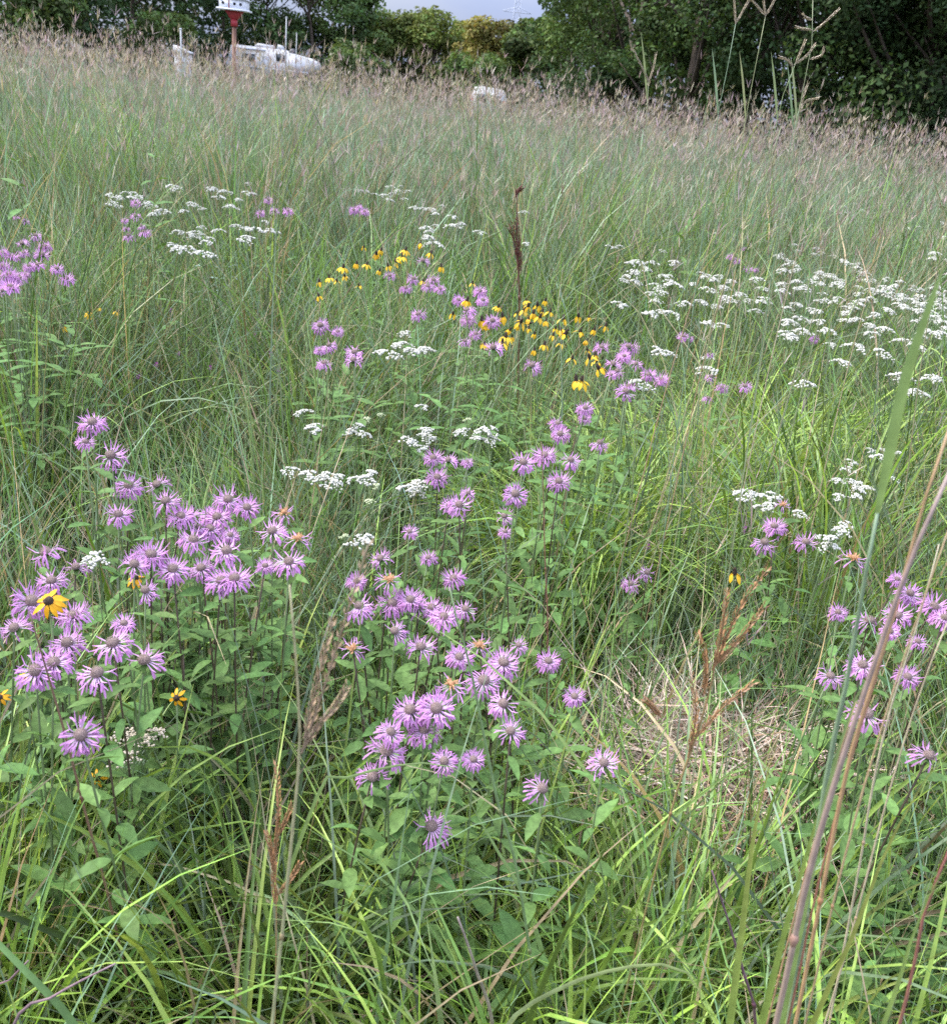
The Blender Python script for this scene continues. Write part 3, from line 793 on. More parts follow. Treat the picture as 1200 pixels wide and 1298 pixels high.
for _ in range(95):                            # the dense band of the drift
    f = random.random(); x = 985 + 225 * f
    Y_DRIFT.append((x, 345 + 38 * f + random.gauss(0, 17) + 10 * math.sin(x * .05)))
for _ in range(40):
    Y_DRIFT.append((random.uniform(990, 1195), random.uniform(355, 430)))
for _ in range(26):
    Y_DRIFT.append((random.uniform(780, 1200), random.uniform(295, 490)))
for _ in range(26):
    Y_DRIFT.append((random.uniform(790, 985), random.uniform(330, 400)))
for pts, z, where, grp, kd, sz in (
        (Y_FAR, .95, 'before the tall grass beside distant bergamot', 'far yarrow beside distant bergamot', 'white', None),
        (Y_FAR2, .95, 'behind the yellow coneflowers', 'yarrow behind the coneflowers', 'white', None),
        (Y_MID, .80, 'at the foot of the coneflower patch', 'yarrow at the foot of the coneflowers', 'white', None),
        (Y_LOOSE, .74, 'in the loose group between bergamot clumps', 'loose yarrow between bergamot clumps', 'white', .80),
        (Y_LBUD, .74, 'in the loose group between bergamot clumps', 'yarrow buds between bergamot clumps', 'bud', .8),
        (Y_RSM, .80, 'in the small row near the tan stalks', 'small yarrow row near the tan stalks', 'white', .72),
        (Y_RSM2, .80, 'scattered behind the blue-green grass stalk', 'yarrow behind the blue-green stalk', 'white', .62),
        (Y_TR, .98, 'dotted through the grass beyond the wide drift', 'yarrow beyond the wide drift', 'white', None),
        (Y_DRIFT, .88, 'in the wide white drift through the grass', 'wide yarrow drift', 'white', None)):
    for q in pts:
        w = where
        if pts is Y_DRIFT: w = 'dotted among the slender leaning culms' if q[0] < 985 else 'trailing below the wide white drift' if q[1] > 432 else where
        yarrow(q[0], q[1], zf(z, .035), w, grp, kd, sz * random.uniform(.7, 1.1) if sz else random.choice((.65, .8, .9, 1.0, 1.1)))
for q in ((158, 935), (195, 933), (160, 963), (176, 940)): yarrow(q[0], q[1], zf(.62, .01), 'below the susan clump leaves', 'faded yarrow below the susans', 'cream', .62)
yarrow(120, 708, .86, 'half hidden behind the susan clump bergamots', None, 'white', .6)
yarrow(745, 726, .42, 'tiny and alone in the arching tussock', None, 'white', .2)

# ------------------------------------------------------------------ yellow flowers
def ray_petals(seed, n, L, W, droop, mat, r0=.006):
    r = np.random.default_rng(seed); g = Geo()
    for i in range(n):
        v, q = leaf_arrays(L * r.uniform(.85, 1.1), W, .5, .2, 5, pw=1.0)
        mt = np.array(rot_leaf(i * 6.2832 / n + r.normal(0, .12), -droop + r.normal(0, .15)))[:3, :3]
        a = i * 6.2832 / n
        g.add(v @ mt.T + np.array([r0 * math.cos(a), r0 * math.sin(a), 0]), q=q)
    return g.mesh('ray_petals', mat)
CF = [ray_petals(i, 3 + i % 6, .027, .0115, R(28 + 11 * (i % 5)), 'yellow') for i in range(9)]
def cone_mesh(seed, r, h):
    g = Geo(); dome(g, r, h, -.002, 9, 5, .07, seed); return g.mesh('cone', 'cone')
CONES = [cone_mesh(i, .0058, .019) for i in range(3)]
def coneflower(px, py, z, where, group):
    pt = at_z(px, py, z); b = root_for(pt, .05)
    t = thing('prairie_coneflower', b, 'yellow drooping-petalled coneflower with dark cone ' + where, 'wildflower', group)
    P = stem_points(pt - b, .03); ob('stem', stem_mesh(P, .0016, .0011, 'stem_green', 4), t)
    hd = ob('flower_head', random.choice(CF), t, head_matrix(P[-1], .38, .05) @ Matrix.Scale(random.uniform(.6, 1.05), 4))
    ob('cone', random.choice(CONES), hd)
    ob('foliage', random.choice(TUFTS), t, Matrix.Rotation(random.uniform(0, 6.28), 4, 'Z') @ Matrix.Diagonal((.8, .8, .8, 1)))
CF_A = [(461,316),(452,337),(483,320),(477,325),(465,338),(481,346),(492,340),(502,334),(509,328),(514,320),(533,312),(546,324),(559,341),(435,342),
        (405,360),(417,355),(427,359),(455,365),(404,378),(437,353),(536,359),(599,362),(592,384),(574,401)]
CF_B = [(611,409),(615,414),(637,404),(631,392),(669,391),(681,390),(691,384),(697,398),(688,398),(676,400),(670,407),(660,411),(658,416),(670,419),(677,426),
        (646,421),(641,430),(637,437),(614,439),(649,430),(704,419),(711,421),(716,426),(714,407),(711,438),(733,404),(746,405),(735,423),(753,421),(767,416),
        (743,435),(725,457),(754,453),(756,461),(747,456),(730,485),(737,486),(690,440),(677,447),(655,400),(667,384),(664,396),(684,405),(692,410),(672,412),(701,428),(759,470),(745,447)]
CF_C = [(124,393),(113,400),(83,416),(148,398)]
for pts, z, where, grp in ((CF_A, .97, 'in the looser patch behind bergamot', 'looser coneflower patch'),
                           (CF_B, .93, 'in the dense yellow patch', 'dense coneflower patch'),
                           (CF_C, .72, 'below the distant bergamot patch', 'coneflowers below the distant bergamot')):
    for q in pts: coneflower(q[0], q[1] - 3, zf(z), where, grp)
coneflower(931, 727, .72, 'alone beyond the rust-brown seed head', None)
# black-eyed susans: every petal a part
PET = [leaf_mesh(.027, .0085, d, .15, 'orange', 0.0, 6) for d in (.5, .9)]
SCONE = cone_mesh(9, .0085, .009)
def susan(px, py, z, label, tilt, n=11, s=1.0):
    pt = at_z(px, py, z); b = root_for(pt, .03); t = thing('black_eyed_susan', b, label, 'wildflower', 'black-eyed susans')
    P = stem_points(pt - b, .02); ob('stem', stem_mesh(P, .0018, .0014, 'stem_green', 5), t)
    hd = ob('flower_head', SCONE, t, Matrix.Translation(P[-1]) @ Matrix.Rotation(tilt, 4, 'X') @ Matrix.Scale(s, 4))
    for i in range(n):
        ob('petal', random.choice(PET), hd, Matrix.Rotation(i * 6.2832 / n + random.gauss(0, .1), 4, 'Z') @ Matrix.Translation((.0055, 0, .001)) @ Matrix.Rotation(random.gauss(.35, .15), 4, 'Y'))
    for k in range(4):
        ob('leaf', random.choice(LEAVES), t, Matrix.Translation(along(P, .85 - .15 * k)) @ rot_leaf(k * 2.2, random.gauss(.3, .2)) @ Matrix.Scale(.8, 4))
susan(62, 762, .92, 'large black-eyed susan in full face among the big bergamot clump', R(35), 12, .85)
susan(172, 733, .86, 'black-eyed susan with drooping petals under the bergamot heads', R(10), 8, .62)
susan(224, 885, .72, 'small black-eyed susan facing outward beside tall grass blades', R(60), 7, .6)
susan(30, 858, .80, 'black-eyed susan tucked behind a bergamot head', R(20), 9, .42)
susan(0, 884, .78, 'black-eyed susan at the outer edge of the bergamot clump', R(30), 9, .5)
susan(124, 986, .55, 'shaded black-eyed susan low in the leaves under faded yarrow', R(50), 6, .6)
# small purple clovers
def clover_mesh():
    g = Geo(); r = np.random.default_rng(3)
    for i in range(60):
        f = math.acos(1 - 2 * (i + .5) / 60); a = i * 2.4; d = np.array([math.sin(f) * math.cos(a), math.sin(f) * math.sin(a), math.cos(f) * 1.3])
        s = norm(np.cross(d, [.2, .3, .9])) * .0013; g.add([d * .005 + s, d * .005 - s, d * .010 + r.normal(0, .001, 3)], t=[(0, 1, 2)])
    return g.mesh('clover_florets', 'clover')
CLV = clover_mesh()
for (x, y, z) in [(322,425,.62),(343,448,.6),(227,448,.6),(198,462,.58),(266,466,.58),(354,469,.58),(175,477,.56),(216,393,.62),(944,671,.6),(821,693,.5),(1080,1183,.32),(722,1178,.3)]:
    pt = at_z(x, y, z); b = root_for(pt, .02)
    t = thing('clover_plant', b, 'small purple prairie clover head low in the grass', 'wildflower', 'purple clovers in the grass')
    P = stem_points(pt - b, .02); ob('stem', stem_mesh(P, .0014, .001, 'stem_green', 4), t)
    ob('flower_head', CLV, t, Matrix.Translation(P[-1])); ob('foliage', random.choice(FERN), t, Matrix.Diagonal((.6, .6, .6, 1)))

# ------------------------------------------------------------------ leafy plants without flowers
BIG = [leaf_mesh(.075, .030, .4, .3), leaf_mesh(.062, .026, .7, .25), leaf_mesh(.085, .032, .25, .35)]
def leafy_plant(x, y, H, label, group, nl=7, sc=1.0, mats=BIG, stem='stem_green'):
    t = thing('leafy_plant', (x, y, 0), label, 'plant', group)
    P = stem_points(np.array([random.gauss(0, .04), random.gauss(0, .04), H]), .03)
    ob('stem', stem_mesh(P, .0024, .0014, stem, 5), t); a = random.uniform(0, 6.28)
    for k in range(nl):
        f = 1 - k * .58 / nl
        for sgn in (0, math.pi):
            s = sc * (.45 + .55 * min(1, k / 2.5)) * random.uniform(.8, 1.1)
            ob('leaf', random.choice(mats), t, Matrix.Translation(along(P, f)) @ rot_leaf(a + sgn + random.gauss(0, .25), random.gauss(.35 if k < 2 else .1, .25), random.gauss(0, .3)) @ Matrix.Scale(s, 4))
        a += 1.57
for _ in range(42):
    p = at_z(random.gauss(1145, 50), random.gauss(1080, 85), .48)
    leafy_plant(p[0], p[1], random.uniform(.42, .58), 'broad-leaved green plant under the tan-stalk bergamots', 'broad-leaved plants by the tan stalks', 7, .85)
for _ in range(26):
    p = at_z(random.gauss(110, 80), random.gauss(850, 45), .55)
    leafy_plant(p[0], p[1], random.uniform(.50, .68), 'broad-leaved stem filling the susan and bergamot clump', 'leafy stems in the susan clump', 6, .85)
for _ in range(20):
    p = at_z(random.gauss(275, 70), random.gauss(780, 35), .65)
    leafy_plant(p[0], p[1], random.uniform(.58, .76), 'broad-leaved stem under the densest bergamot heads', 'leafy stems under the dense bergamot', 6, .85, stem='stem_dark')
for _ in range(22):
    p = at_z(random.gauss(585, 75), random.gauss(900, 60), .5)
    leafy_plant(p[0], p[1], random.uniform(.45, .66), 'dark-stemmed leafy shoot in the clump beside the thatch', 'leafy shoots beside the thatch', 6, .8, stem='stem_dark')
for _ in range(5):
    p = at_z(random.gauss(812, 14), random.gauss(785, 16), .42)
    leafy_plant(p[0], p[1], random.uniform(.36, .46), 'small yellow-green leafy plant under the low bergamot pair', 'leafy plants under the low pair', 5, .8)
for _ in range(4):
    p = at_z(random.gauss(925, 14), random.gauss(930, 12), .28)
    leafy_plant(p[0], p[1], random.uniform(.22, .32), 'low dark leafy plant behind the dry thatch', 'low leafy plants behind the thatch', 4, .8)
for _ in range(9):
    p = at_z(random.gauss(545, 45), random.gauss(455, 22), .7)
    leafy_plant(p[0], p[1], random.uniform(.62, .82), 'dark leafy stem at the foot of coneflower patch', 'leafy stems among the coneflowers', 5, 1.2)
SAGE = [leaf_mesh(.09, .022, .3, .3, 'sage', .02), leaf_mesh(.075, .02, .5, .3, 'sage', .02)]
for (x, y, z, H) in ((275, 345, .62, .72), (268, 352, .6, .66), (284, 348, .6, .64)):
    p = at_z(x, y, z); leafy_plant(p[0], p[1], H, 'silvery blue-grey sage below the far yarrow', 'grey sage plants', 7, 1.0, SAGE)
MILK = [leaf_mesh(.14, .036, .3, .3, 'leaf', 0), leaf_mesh(.12, .032, .5, .3, 'leaf', 0)]
for (x, y, H, lb) in ((190, 200, 1.2, 'tall milkweed-like plant with long pale leaves before the tall grass'), (30, 205, 1.15, 'leafy pale plant in the tall grass behind distant bergamot'),
                      (866, 285, 1.05, 'upright leafy plant between the yarrow drift and tall grass')):
    p = at_z(x, y, H); leafy_plant(p[0], p[1], H, lb, None, 7, 1.1, MILK)

# ------------------------------------------------------------------ arching tussock and single grasses
def single_tussock(px, py, z, n, L, W, cols, lean, bend, label, rad=.07):
    p = at_z(px, py, z); t = thing('grass_tussock', (p[0], p[1], 0), label, 'grass tussock')
    for k in range(3):
        g = Geo(); N = n // 3; a = rng.uniform(0, 6.28, N); r = rad * np.sqrt(rng.random(N))
        base = np.stack([r * np.cos(a), r * np.sin(a), np.zeros(N)], -1); c = jit(np.array(cols)[rng.integers(0, len(cols), N)], N, .12, .14)
        blades(g, base, L * np.clip(rng.normal(1, .2, N), .5, 1.4), a + rng.normal(0, .4, N), np.abs(rng.normal(lean, .12, N)), np.abs(rng.normal(bend, .4, N)),
               W * rng.uniform(.7, 1.3, N), c * .95, c * 1.08, 10, 1.6, .5, .35, sway=.15)
        o = ob('leaf_blades', g.mesh('leaf_blades', 'fresh'), t); o['kind'] = 'stuff'
single_tussock(740, 770, .12, 360, .68, .0092, [(0.28, .40, .07), (.21, .32, .055), (.31, .41, .11)], .2, 1.5, 'bright yellow-green tussock of long arching blades below mid bergamot')
single_tussock(665, 735, .12, 270, .64, .0088, [(0.28, .40, .07), (.21, .32, .055), (.31, .41, .11)], .22, 1.5, 'arching bright tussock at the thin red stalk')
single_tussock(800, 690, .12, 300, .70, .0088, [(0.28, .40, .07), (.21, .32, .055), (.31, .41, .11)], .22, 1.4, 'arching bright tussock under the mid bergamot heads')
single_tussock(905, 660, .12, 270, .72, .0088, [(0.28, .40, .07), (.21, .32, .055), (.31, .41, .11)], .2, 1.35, 'arching bright tussock between the yarrow row and bergamot')
single_tussock(1010, 700, .12, 240, .66, .0088, [(0.28, .40, .07), (.21, .32, .055), (.31, .41, .11)], .22, 1.4, 'arching bright tussock under the small yarrow row')
single_tussock(980, 640, .12, 270, .72, .0088, [(0.28, .40, .07), (.21, .32, .055), (.31, .41, .11)], .2, 1.3, 'arching bright tussock behind the small yarrow row')
single_tussock(860, 720, .12, 270, .62, .0088, [(0.28, .40, .07), (.21, .32, .055), (.31, .41, .11)], .22, 1.35, 'arching green tussock beside the low bergamot pair')
single_tussock(500, 400, .1, 170, .95, .007, [(0.10, .15, .06), (.12, .16, .07)], .12, .5, 'dark upright tussock beside the coneflower patch', .14)
single_tussock(370, 425, .1, 150, .72, .006, [(0.12, .18, .05), (.14, .19, .06)], .3, 1.0, 'rounded green tussock with clover beside it', .14)

def path_px(pts, Y, ground=True):
    """Photograph polyline, lowest point first, on the upright plane Y; carried on down to the ground."""
    P = [at_y(x, y, Y + (o[0] if o else 0)) for x, y, *o in pts]
    if ground and P[0][2] > .02:
        d = P[0] - P[1]; d = d / max(abs(d[2]), .15) if d[2] < 0 else np.array([0, 0, -1.0])
        d[:2] = np.clip(d[:2], -1.3, 1.3); d[2] = -1
        P = [P[0] + d * P[0][2], P[0] + d * P[0][2] * .5] + P
    return np.array(P)

def stalk(name, cat, label, pts, Y, w, cols, spikes=(), sw=.004, scol=None, blade=False, leaves=(), group=None):
    """One grass stalk (or leaf) that can be followed through the picture."""
    P = path_px(pts, Y); b = P[0].copy(); b[2] = 0
    t = thing(name, b, label, cat, group)
    Q = smooth_path(P - b, 30); k = np.linspace(0, 1, 30); n = len(cols)
    C = np.stack([np.interp(k, np.linspace(0, 1, n), [c[i] for c in cols]) for i in range(3)], -1)
    g = Geo()
    if blade:
        T = norm(np.gradient(Q, axis=0)); s = norm(np.cross(T, [0.25, -1, .35])); nr = np.cross(s, T)
        prof = np.clip(1 - ((k - .5) / .5).clip(0) ** 2, .05, 1)[:, None] * w * .5
        V = np.stack([Q - s * prof, Q + nr * prof * .35, Q + s * prof], 1); idx = np.arange(90).reshape(30, 3)
        q = np.concatenate([np.stack([idx[:-1, j], idx[:-1, j + 1], idx[1:, j + 1], idx[1:, j]], -1) for j in (0, 1)])
        g.add(V.reshape(-1, 3), q=q, c=np.repeat(C, 3, 0)); ob('blade', g.mesh('blade', 'grass'), t)
    else:
        tube(g, Q, w * .5 * np.interp(k, [0, .8, 1], [1, .75, .38]), 6, C); ob('stem', g.mesh('stem', 'stalk'), t)
        for f in (.3, .52, .74):               # swollen joints
            g = Geo(); i = int(f * 29); d = norm(Q[i + 1] - Q[i]) * w
            tube(g, [Q[i] - d, Q[i], Q[i] + d], [w * .4, w * .62, w * .4], 6, C[i] * (.8, .65, .6)); ob('joint', g.mesh('joint', 'stalk'), t)
    for sp in spikes:
        g = Geo(); S = smooth_path(np.array([at_y(x, y, Y) for x, y in sp]) - b, 12); c = np.array(scol or (.36, .22, .12))
        rr = sw * .5 * np.array([.5, .8, 1, .85, 1.05, .8, 1, .8, .9, .65, .45, .15])
        S = smooth_path(S, 20); tube(g, S, np.linspace(sw * .2, sw * .08, 20), 4, c * .8)
        T = norm(np.gradient(S, axis=0)); sd = norm(np.cross(T, [.1, -1, .3])); nn = np.cross(sd, T)
        for i in range(1, 20):                 # overlapping pointed spikelets, alternating sides
            for sg in (-1, 1):
                a = rng.uniform(-.9, .9); o = sd[i] * sg * math.cos(a) + nn[i] * math.sin(a); L = sw * rng.uniform(1.5, 2.4) * (1 - .4 * i / 20)
                w = np.cross(o, T[i]) * sw * .26; b0 = S[i] + o * sw * .08; m_ = b0 + T[i] * L * .5 + o * sw * .34; e = b0 + T[i] * L + o * sw * rng.uniform(.3, .65)
                g.add([b0, m_ + w, e, m_ - w, m_ + o * sw * .16], t=[(0, 1, 4), (1, 2, 4), (2, 3, 4), (3, 0, 4)], c=np.clip(c * rng.uniform(.7, 1.3), 0, 1))
                if rng.random() < .4: g.add([e, e + (T[i] * .9 + o * .3) * sw * 1.3, e + w * .15], t=[(0, 1, 2)], c=c)
        ob('seed_spike', g.mesh('seed_spike', 'stalk', False), t)
    for lf in leaves:
        lp, lw, lc = lf; S = smooth_path(np.array([at_y(x, y, Y) for x, y in lp]) - b, 14); g = Geo(); kk = np.linspace(0, 1, 14)
        T = norm(np.gradient(S, axis=0)); s = norm(np.cross(T, [.2, -1, .4])); nr = np.cross(s, T)
        pf = (np.minimum(1, .5 + kk * 2) * np.clip(1 - ((kk - .4) / .6).clip(0) ** 2, .04, 1))[:, None] * lw * .5
        V = np.stack([S - s * pf, S + nr * pf * .35, S + s * pf], 1); idx = np.arange(42).reshape(14, 3)
        q = np.concatenate([np.stack([idx[:-1, j], idx[:-1, j + 1], idx[1:, j + 1], idx[1:, j]], -1) for j in (0, 1)])
        g.add(V.reshape(-1, 3), q=q, c=np.tile(lc, (42, 1))); ob('leaf_blade', g.mesh('leaf_blade', 'grass'), t)
    return t

TAN, MAUVE, GRN, BGRN, RED = (.36, .25, .15), (.31, .23, .21), (.20, .28, .07), (.20, .28, .17), (.30, .10, .08)
stalk('grass_stalk', 'grass stalk', 'thick mauve-tan dry stalk leaning over the broad-leaved plants', [(985,1290),(1022,1120),(1060,985),(1105,850),(1150,720),(1205,595)], .55, .0060, [TAN, (.30, .24, .13), (.34, .25, .2), MAUVE])
stalk('grass_stalk', 'grass stalk', 'orange-tan dry stalk close beside the mauve-tan one', [(1008,1298),(1042,1130),(1077,960),(1122,815),(1170,640),(1204,540)], .58, .0040, [(.36, .25, .12), (.42, .26, .13), (.42, .27, .15)])
stalk('grass_stalk', 'grass stalk', 'blue-green stalk with red foot and a broad upper blade', [(1022,1150),(1050,970),(1072,870),(1098,720),(1112,650)], .62, .0060, [RED, RED, BGRN, BGRN],
      leaves=[([(1112,650),(1124,590),(1150,470),(1200,325)], .0090, (.20, .29, .10))])
stalk('grass_shoot', 'grass shoot', 'broad bright blade curving outward between the tan stalks', [(1012,1190),(1040,1040),(1072,920),(1105,845),(1150,808),(1200,780)], .6, .0085, [GRN, (.19, .29, .08), (.22, .30, .13)], blade=True)
stalk('grass_shoot', 'grass shoot', 'thick yellow-green blade slanting up from the broad-leaved plants', [(1030,1298),(1075,1200),(1120,1085),(1165,1000),(1205,945)], .6, .0090, [GRN, (.22, .29, .06), (.25, .26, .08)], blade=True)
stalk('grass_shoot', 'grass shoot', 'bright upright blade rising past the tan stalks foot', [(965,1298),(1000,1160),(1045,1010),(1080,930)], .65, .010, [GRN, GRN, (.22, .3, .08)], blade=True)
stalk('grass_shoot', 'grass shoot', 'wide fresh blade with a red midrib over the broad-leaved plants', [(1120,1298),(1148,1210),(1180,1130),(1210,1080)], .5, .010, [GRN, (.22, .31, .09)], blade=True)
stalk('grass_stalk', 'grass stalk', 'red-flushed stalk beside the wide fresh blade', [(1140,1298),(1162,1190),(1185,1120),(1215,1050)], .52, .004, [RED, (.28, .15, .1), (.3, .12, .1)])
stalk('grass_shoot', 'grass shoot', 'yellow-green blade crossing behind the wide fresh blade', [(1085,1298),(1130,1240),(1180,1215),(1230,1190)], .56, .008, [GRN, (.24, .28, .06)], blade=True)
stalk('grass_shoot', 'grass shoot', 'upright wide green blade between thatch and tan stalks', [(925,1298),(940,1180),(955,1060),(970,990),(985,940)], .8, .011, [GRN, GRN, (.25, .28, .08)], blade=True)
stalk('grass_stalk', 'grass stalk', 'pale straw stalk leaning across the tan-stalk bergamots', [(1085,1120),(1105,1000),(1128,900),(1160,800),(1190,690)], .8, .003, [(.42, .34, .22), (.48, .42, .3)])
for k, (pts, c) in enumerate((([(1000,1290),(1030,1150),(1068,1000),(1110,860),(1140,760)], (.33, .14, .10)), ([(1020,1298),(1062,1120),(1100,980),(1150,820),(1206,660)], (.42, .30, .18)),
                              ([(972,1298),(1015,1130),(1050,1000),(1085,890)], (.38, .24, .14)), ([(1045,1298),(1080,1180),(1125,1010),(1165,880),(1200,790)], (.46, .38, .26)))):
    stalk('grass_stalk', 'grass stalk', ('thin red-tinged', 'long pale tan', 'thin rust-tan', 'straw-pale')[k] + ' stem in the bundle with the mauve-tan stalk', pts, .6 + .04 * k, .0024, [c, np.array(c) * 1.1], group='thin stems of the tan bundle')
stalk('grass_stalk', 'grass stalk', 'blurred pale green stalk with a forked tan seed head', [(345,1298),(358,1180),(370,1060),(380,950),(376,850),(367,742)], .60, .0040, [(.24, .31, .15), (.27, .33, .18), (.36, .36, .2), (.38, .34, .2)],
      spikes=[[(382,955),(408,880),(436,790),(466,692)], [(386,935),(396,890),(408,840),(421,788)], [(384,950),(405,918),(425,895),(440,870)]], sw=.0055, scol=(.40, .29, .20))
stalk('grass_stalk', 'grass stalk', 'rust-brown many-forked seed head above the dry thatch', [(822,1140),(842,1060),(862,990),(885,925),(905,850),(922,745)], .92, .0034, [(.22, .24, .09), (.26, .22, .09), (.32, .2, .1)],
      spikes=[[(872,960),(882,905),(876,858)], [(893,880),(894,835),(886,806)], [(903,850),(915,800),(921,752)], [(905,845),(935,812),(968,770)], [(882,935),(915,898),(952,868)],
              [(905,845),(938,770),(970,725)], [(838,910),(826,895),(818,888)]], sw=.0065, scol=(.36, .20, .10))
stalk('dead_stalk', 'dead stalk', 'straight brown dead stem crossing the susan clump', [(173,1298),(140,1147),(112,1045),(85,940),(62,860),(37,775)], .95, .0042, [(.26, .15, .08), (.2, .12, .07), (.17, .105, .075)])
stalk('grass_stalk', 'grass stalk', 'purple stalk lying forward over the bright grass', [(18,1298),(60,1268),(100,1245),(146,1222)], .75, .0052, [(.17, .11, .12), (.20, .13, .15), (.24, .16, .18)])
stalk('grass_stalk', 'grass stalk', 'short purple stalk tip next to the lying one', [(-10,1268),(10,1245),(36,1218)], .78, .005, [(.18, .11, .12), (.22, .14, .16)])
stalk('grass_stalk', 'grass stalk', 'dark purple snapped stalk in front of the thatch', [(957,1298),(944,1240),(922,1165),(902,1104)], .86, .0050, [(.28, .13, .13), (.15, .075, .10), (.15, .08, .12)])
stalk('grass_stalk', 'grass stalk', 'snapped green stalk with a pale brown broken end', [(624,1298),(605,1235),(592,1195),(580,1163)], .85, .007, [GRN, GRN, (.28, .25, .17), (.25, .2, .18)])
stalk('grass_shoot', 'grass shoot', 'long pale blade arching right over in front of thatch', [(640,1305),(690,1264),(750,1237),(820,1223),(866,1230),(888,1262),(894,1305)], .80, .0075, [(.2, .28, .1), (.26, .32, .15), (.28, .33, .16), (.24, .3, .1)], blade=True)
stalk('grass_shoot', 'grass shoot', 'long green blade leaning back under the lone bergamot', [(700,1250),(665,1140),(630,1078),(600,1025),(589,1000)], .98, .008, [(.18, .27, .09), (.2, .29, .12)], blade=True)
stalk('grass_shoot', 'grass shoot', 'thin arching blade across the clump beside the thatch', [(405,1003),(440,986),(500,971),(550,968),(590,981),(616,1012)], 1.0, .006, [(.18, .26, .08), (.2, .28, .1), (.22, .3, .12)], blade=True)
stalk('grass_stalk', 'grass stalk', 'tall green leaf stalk rising through the thatch-side bergamots', [(656,1110),(632,1023),(614,937),(601,870),(590,823),(578,783),(570,745)], .92, .0052, [(.2, .26, .12), (.17, .25, .11), (.2, .29, .13)])
stalk('grass_stalk', 'grass stalk', 'thin red stalk standing in the arching tussock', [(694,800),(692,740),(690,690),(689,640),(686,560)], 1.75, .0036, [(.26, .12, .09), (.28, .11, .09), (.25, .17, .1)])
stalk('grass_stalk', 'grass stalk', 'rust spikelets beside the blurred pale green stalk', [(350,1190),(350,1130),(348,1080),(352,1030)], .85, .002, [(.25, .24, .1), (.36, .2, .1)],
      spikes=[[(350,1080),(353,1020),(350,972)], [(352,1060),(362,1040),(370,1022)], [(350,1110),(342,1070),(338,1058)], [(352,1135),(368,1115),(380,1095)], [(350,1150),(347,1110),(350,1080)]], sw=.006, scol=(.38, .21, .11))
stalk('seed_stalk', 'seed stalk', 'dark red-brown seed spike standing behind the coneflowers', [(658,390),(657,350),(655,315),(655,240)], 3.4, .009, [(.16, .12, .06), (.14, .06, .045)],
      spikes=[[(658,346),(656,318),(650,284)], [(660,343),(659,318),(655,280)], [(656,332),(652,305),(645,288)], [(653,250),(655,245),(661,238)]], sw=.012, scol=(.13, .05, .04))
for lab, pts, spk, Yd, col in (
        ('tall grass stalk with a three-fingered head against the dark trees', [(890,300),(910,145),(922,85),(932,30)], [[(932,30),(931,12),(930,-8)], [(932,30),(942,12),(950,-2)]], 1.7, BGRN),
        ('tall yellow-green stalk with a fanned seed head against dark trees', [(915,330),(945,150),(960,70),(970,20)], [[(970,20),(960,8),(950,-3)], [(970,20),(968,5),(967,-6)], [(970,20),(978,6),(983,-4)]], 1.75, (.30, .32, .16)),
        ('tall stalk with ragged tan fingers beside the tallest stalk', [(960,280),(985,150),(1002,90),(1012,70)], [[(1008,80),(1016,62),(1020,52)], [(1006,82),(1022,70),(1032,57)], [(1005,85),(998,76),(988,72)]], 1.65, (.24, .30, .14)),
        ('tallest grass stalk, its forked head above the tree shade', [(985,320),(1010,155),(1027,65),(1031,35),(1030,0)], [[(1030,38),(1018,36),(1009,34)], [(1030,40),(1045,28),(1062,12)], [(1030,25),(1022,22),(1018,18)], [(1026,75),(1040,70),(1044,60)]], 1.7, (.28, .31, .17)),
        ('shorter two-fingered grass stalk before the wood edge', [(815,260),(820,125),(822,103)], [[(822,103),(812,82),(802,62)], [(822,103),(828,85),(831,68)]], 1.9, (.25, .29, .14)),
        ('green stalk with drooping tan finger beside the tallest stalk', [(985,300),(1005,160),(1012,140)], [[(1012,140),(1022,128),(1036,124)], [(1012,140),(1018,122),(1024,105)]], 1.8, (.2, .28, .16))):
    stalk('grass_stalk', 'grass stalk', lab, pts, Yd, .0024, [(.25, .26, .12), col, col], spk, .0034, (.40, .33, .24),
          leaves=[([(pts[1][0], pts[1][1]), (pts[1][0] - 4, pts[1][1] - 50), (pts[1][0] - 8, pts[1][1] - 85)], .004, np.array(col) * .9)])
# slanting culms on the right, each one traceable
for i, (x0, y0, x1, y1, c) in enumerate(((790,700,905,290,TAN),(835,640,960,235,(.36,.32,.18)),(925,700,1040,200,(.42,.36,.24)),(870,560,990,160,(.25,.29,.15)),(800,620,850,280,(.22,.28,.12)),
                            (1000,560,1090,230,(.24,.28,.14)),(1035,640,1120,300,(.4,.33,.2)),(960,640,1075,270,(.3,.3,.17)),(1150,600,1196,300,(.3,.28,.15)),(860,600,930,320,(.38,.26,.15)))):
    stalk('grass_stalk', 'grass stalk', 'slender leaning grass culm in front of the wide yarrow drift', [(x0, y0), ((x0 + x1) / 2 - 4, (y0 + y1) / 2), (x1, y1)], 1.9 + .12 * (i % 4), .0030, [c, c], (), group='slender culms before the yarrow drift')

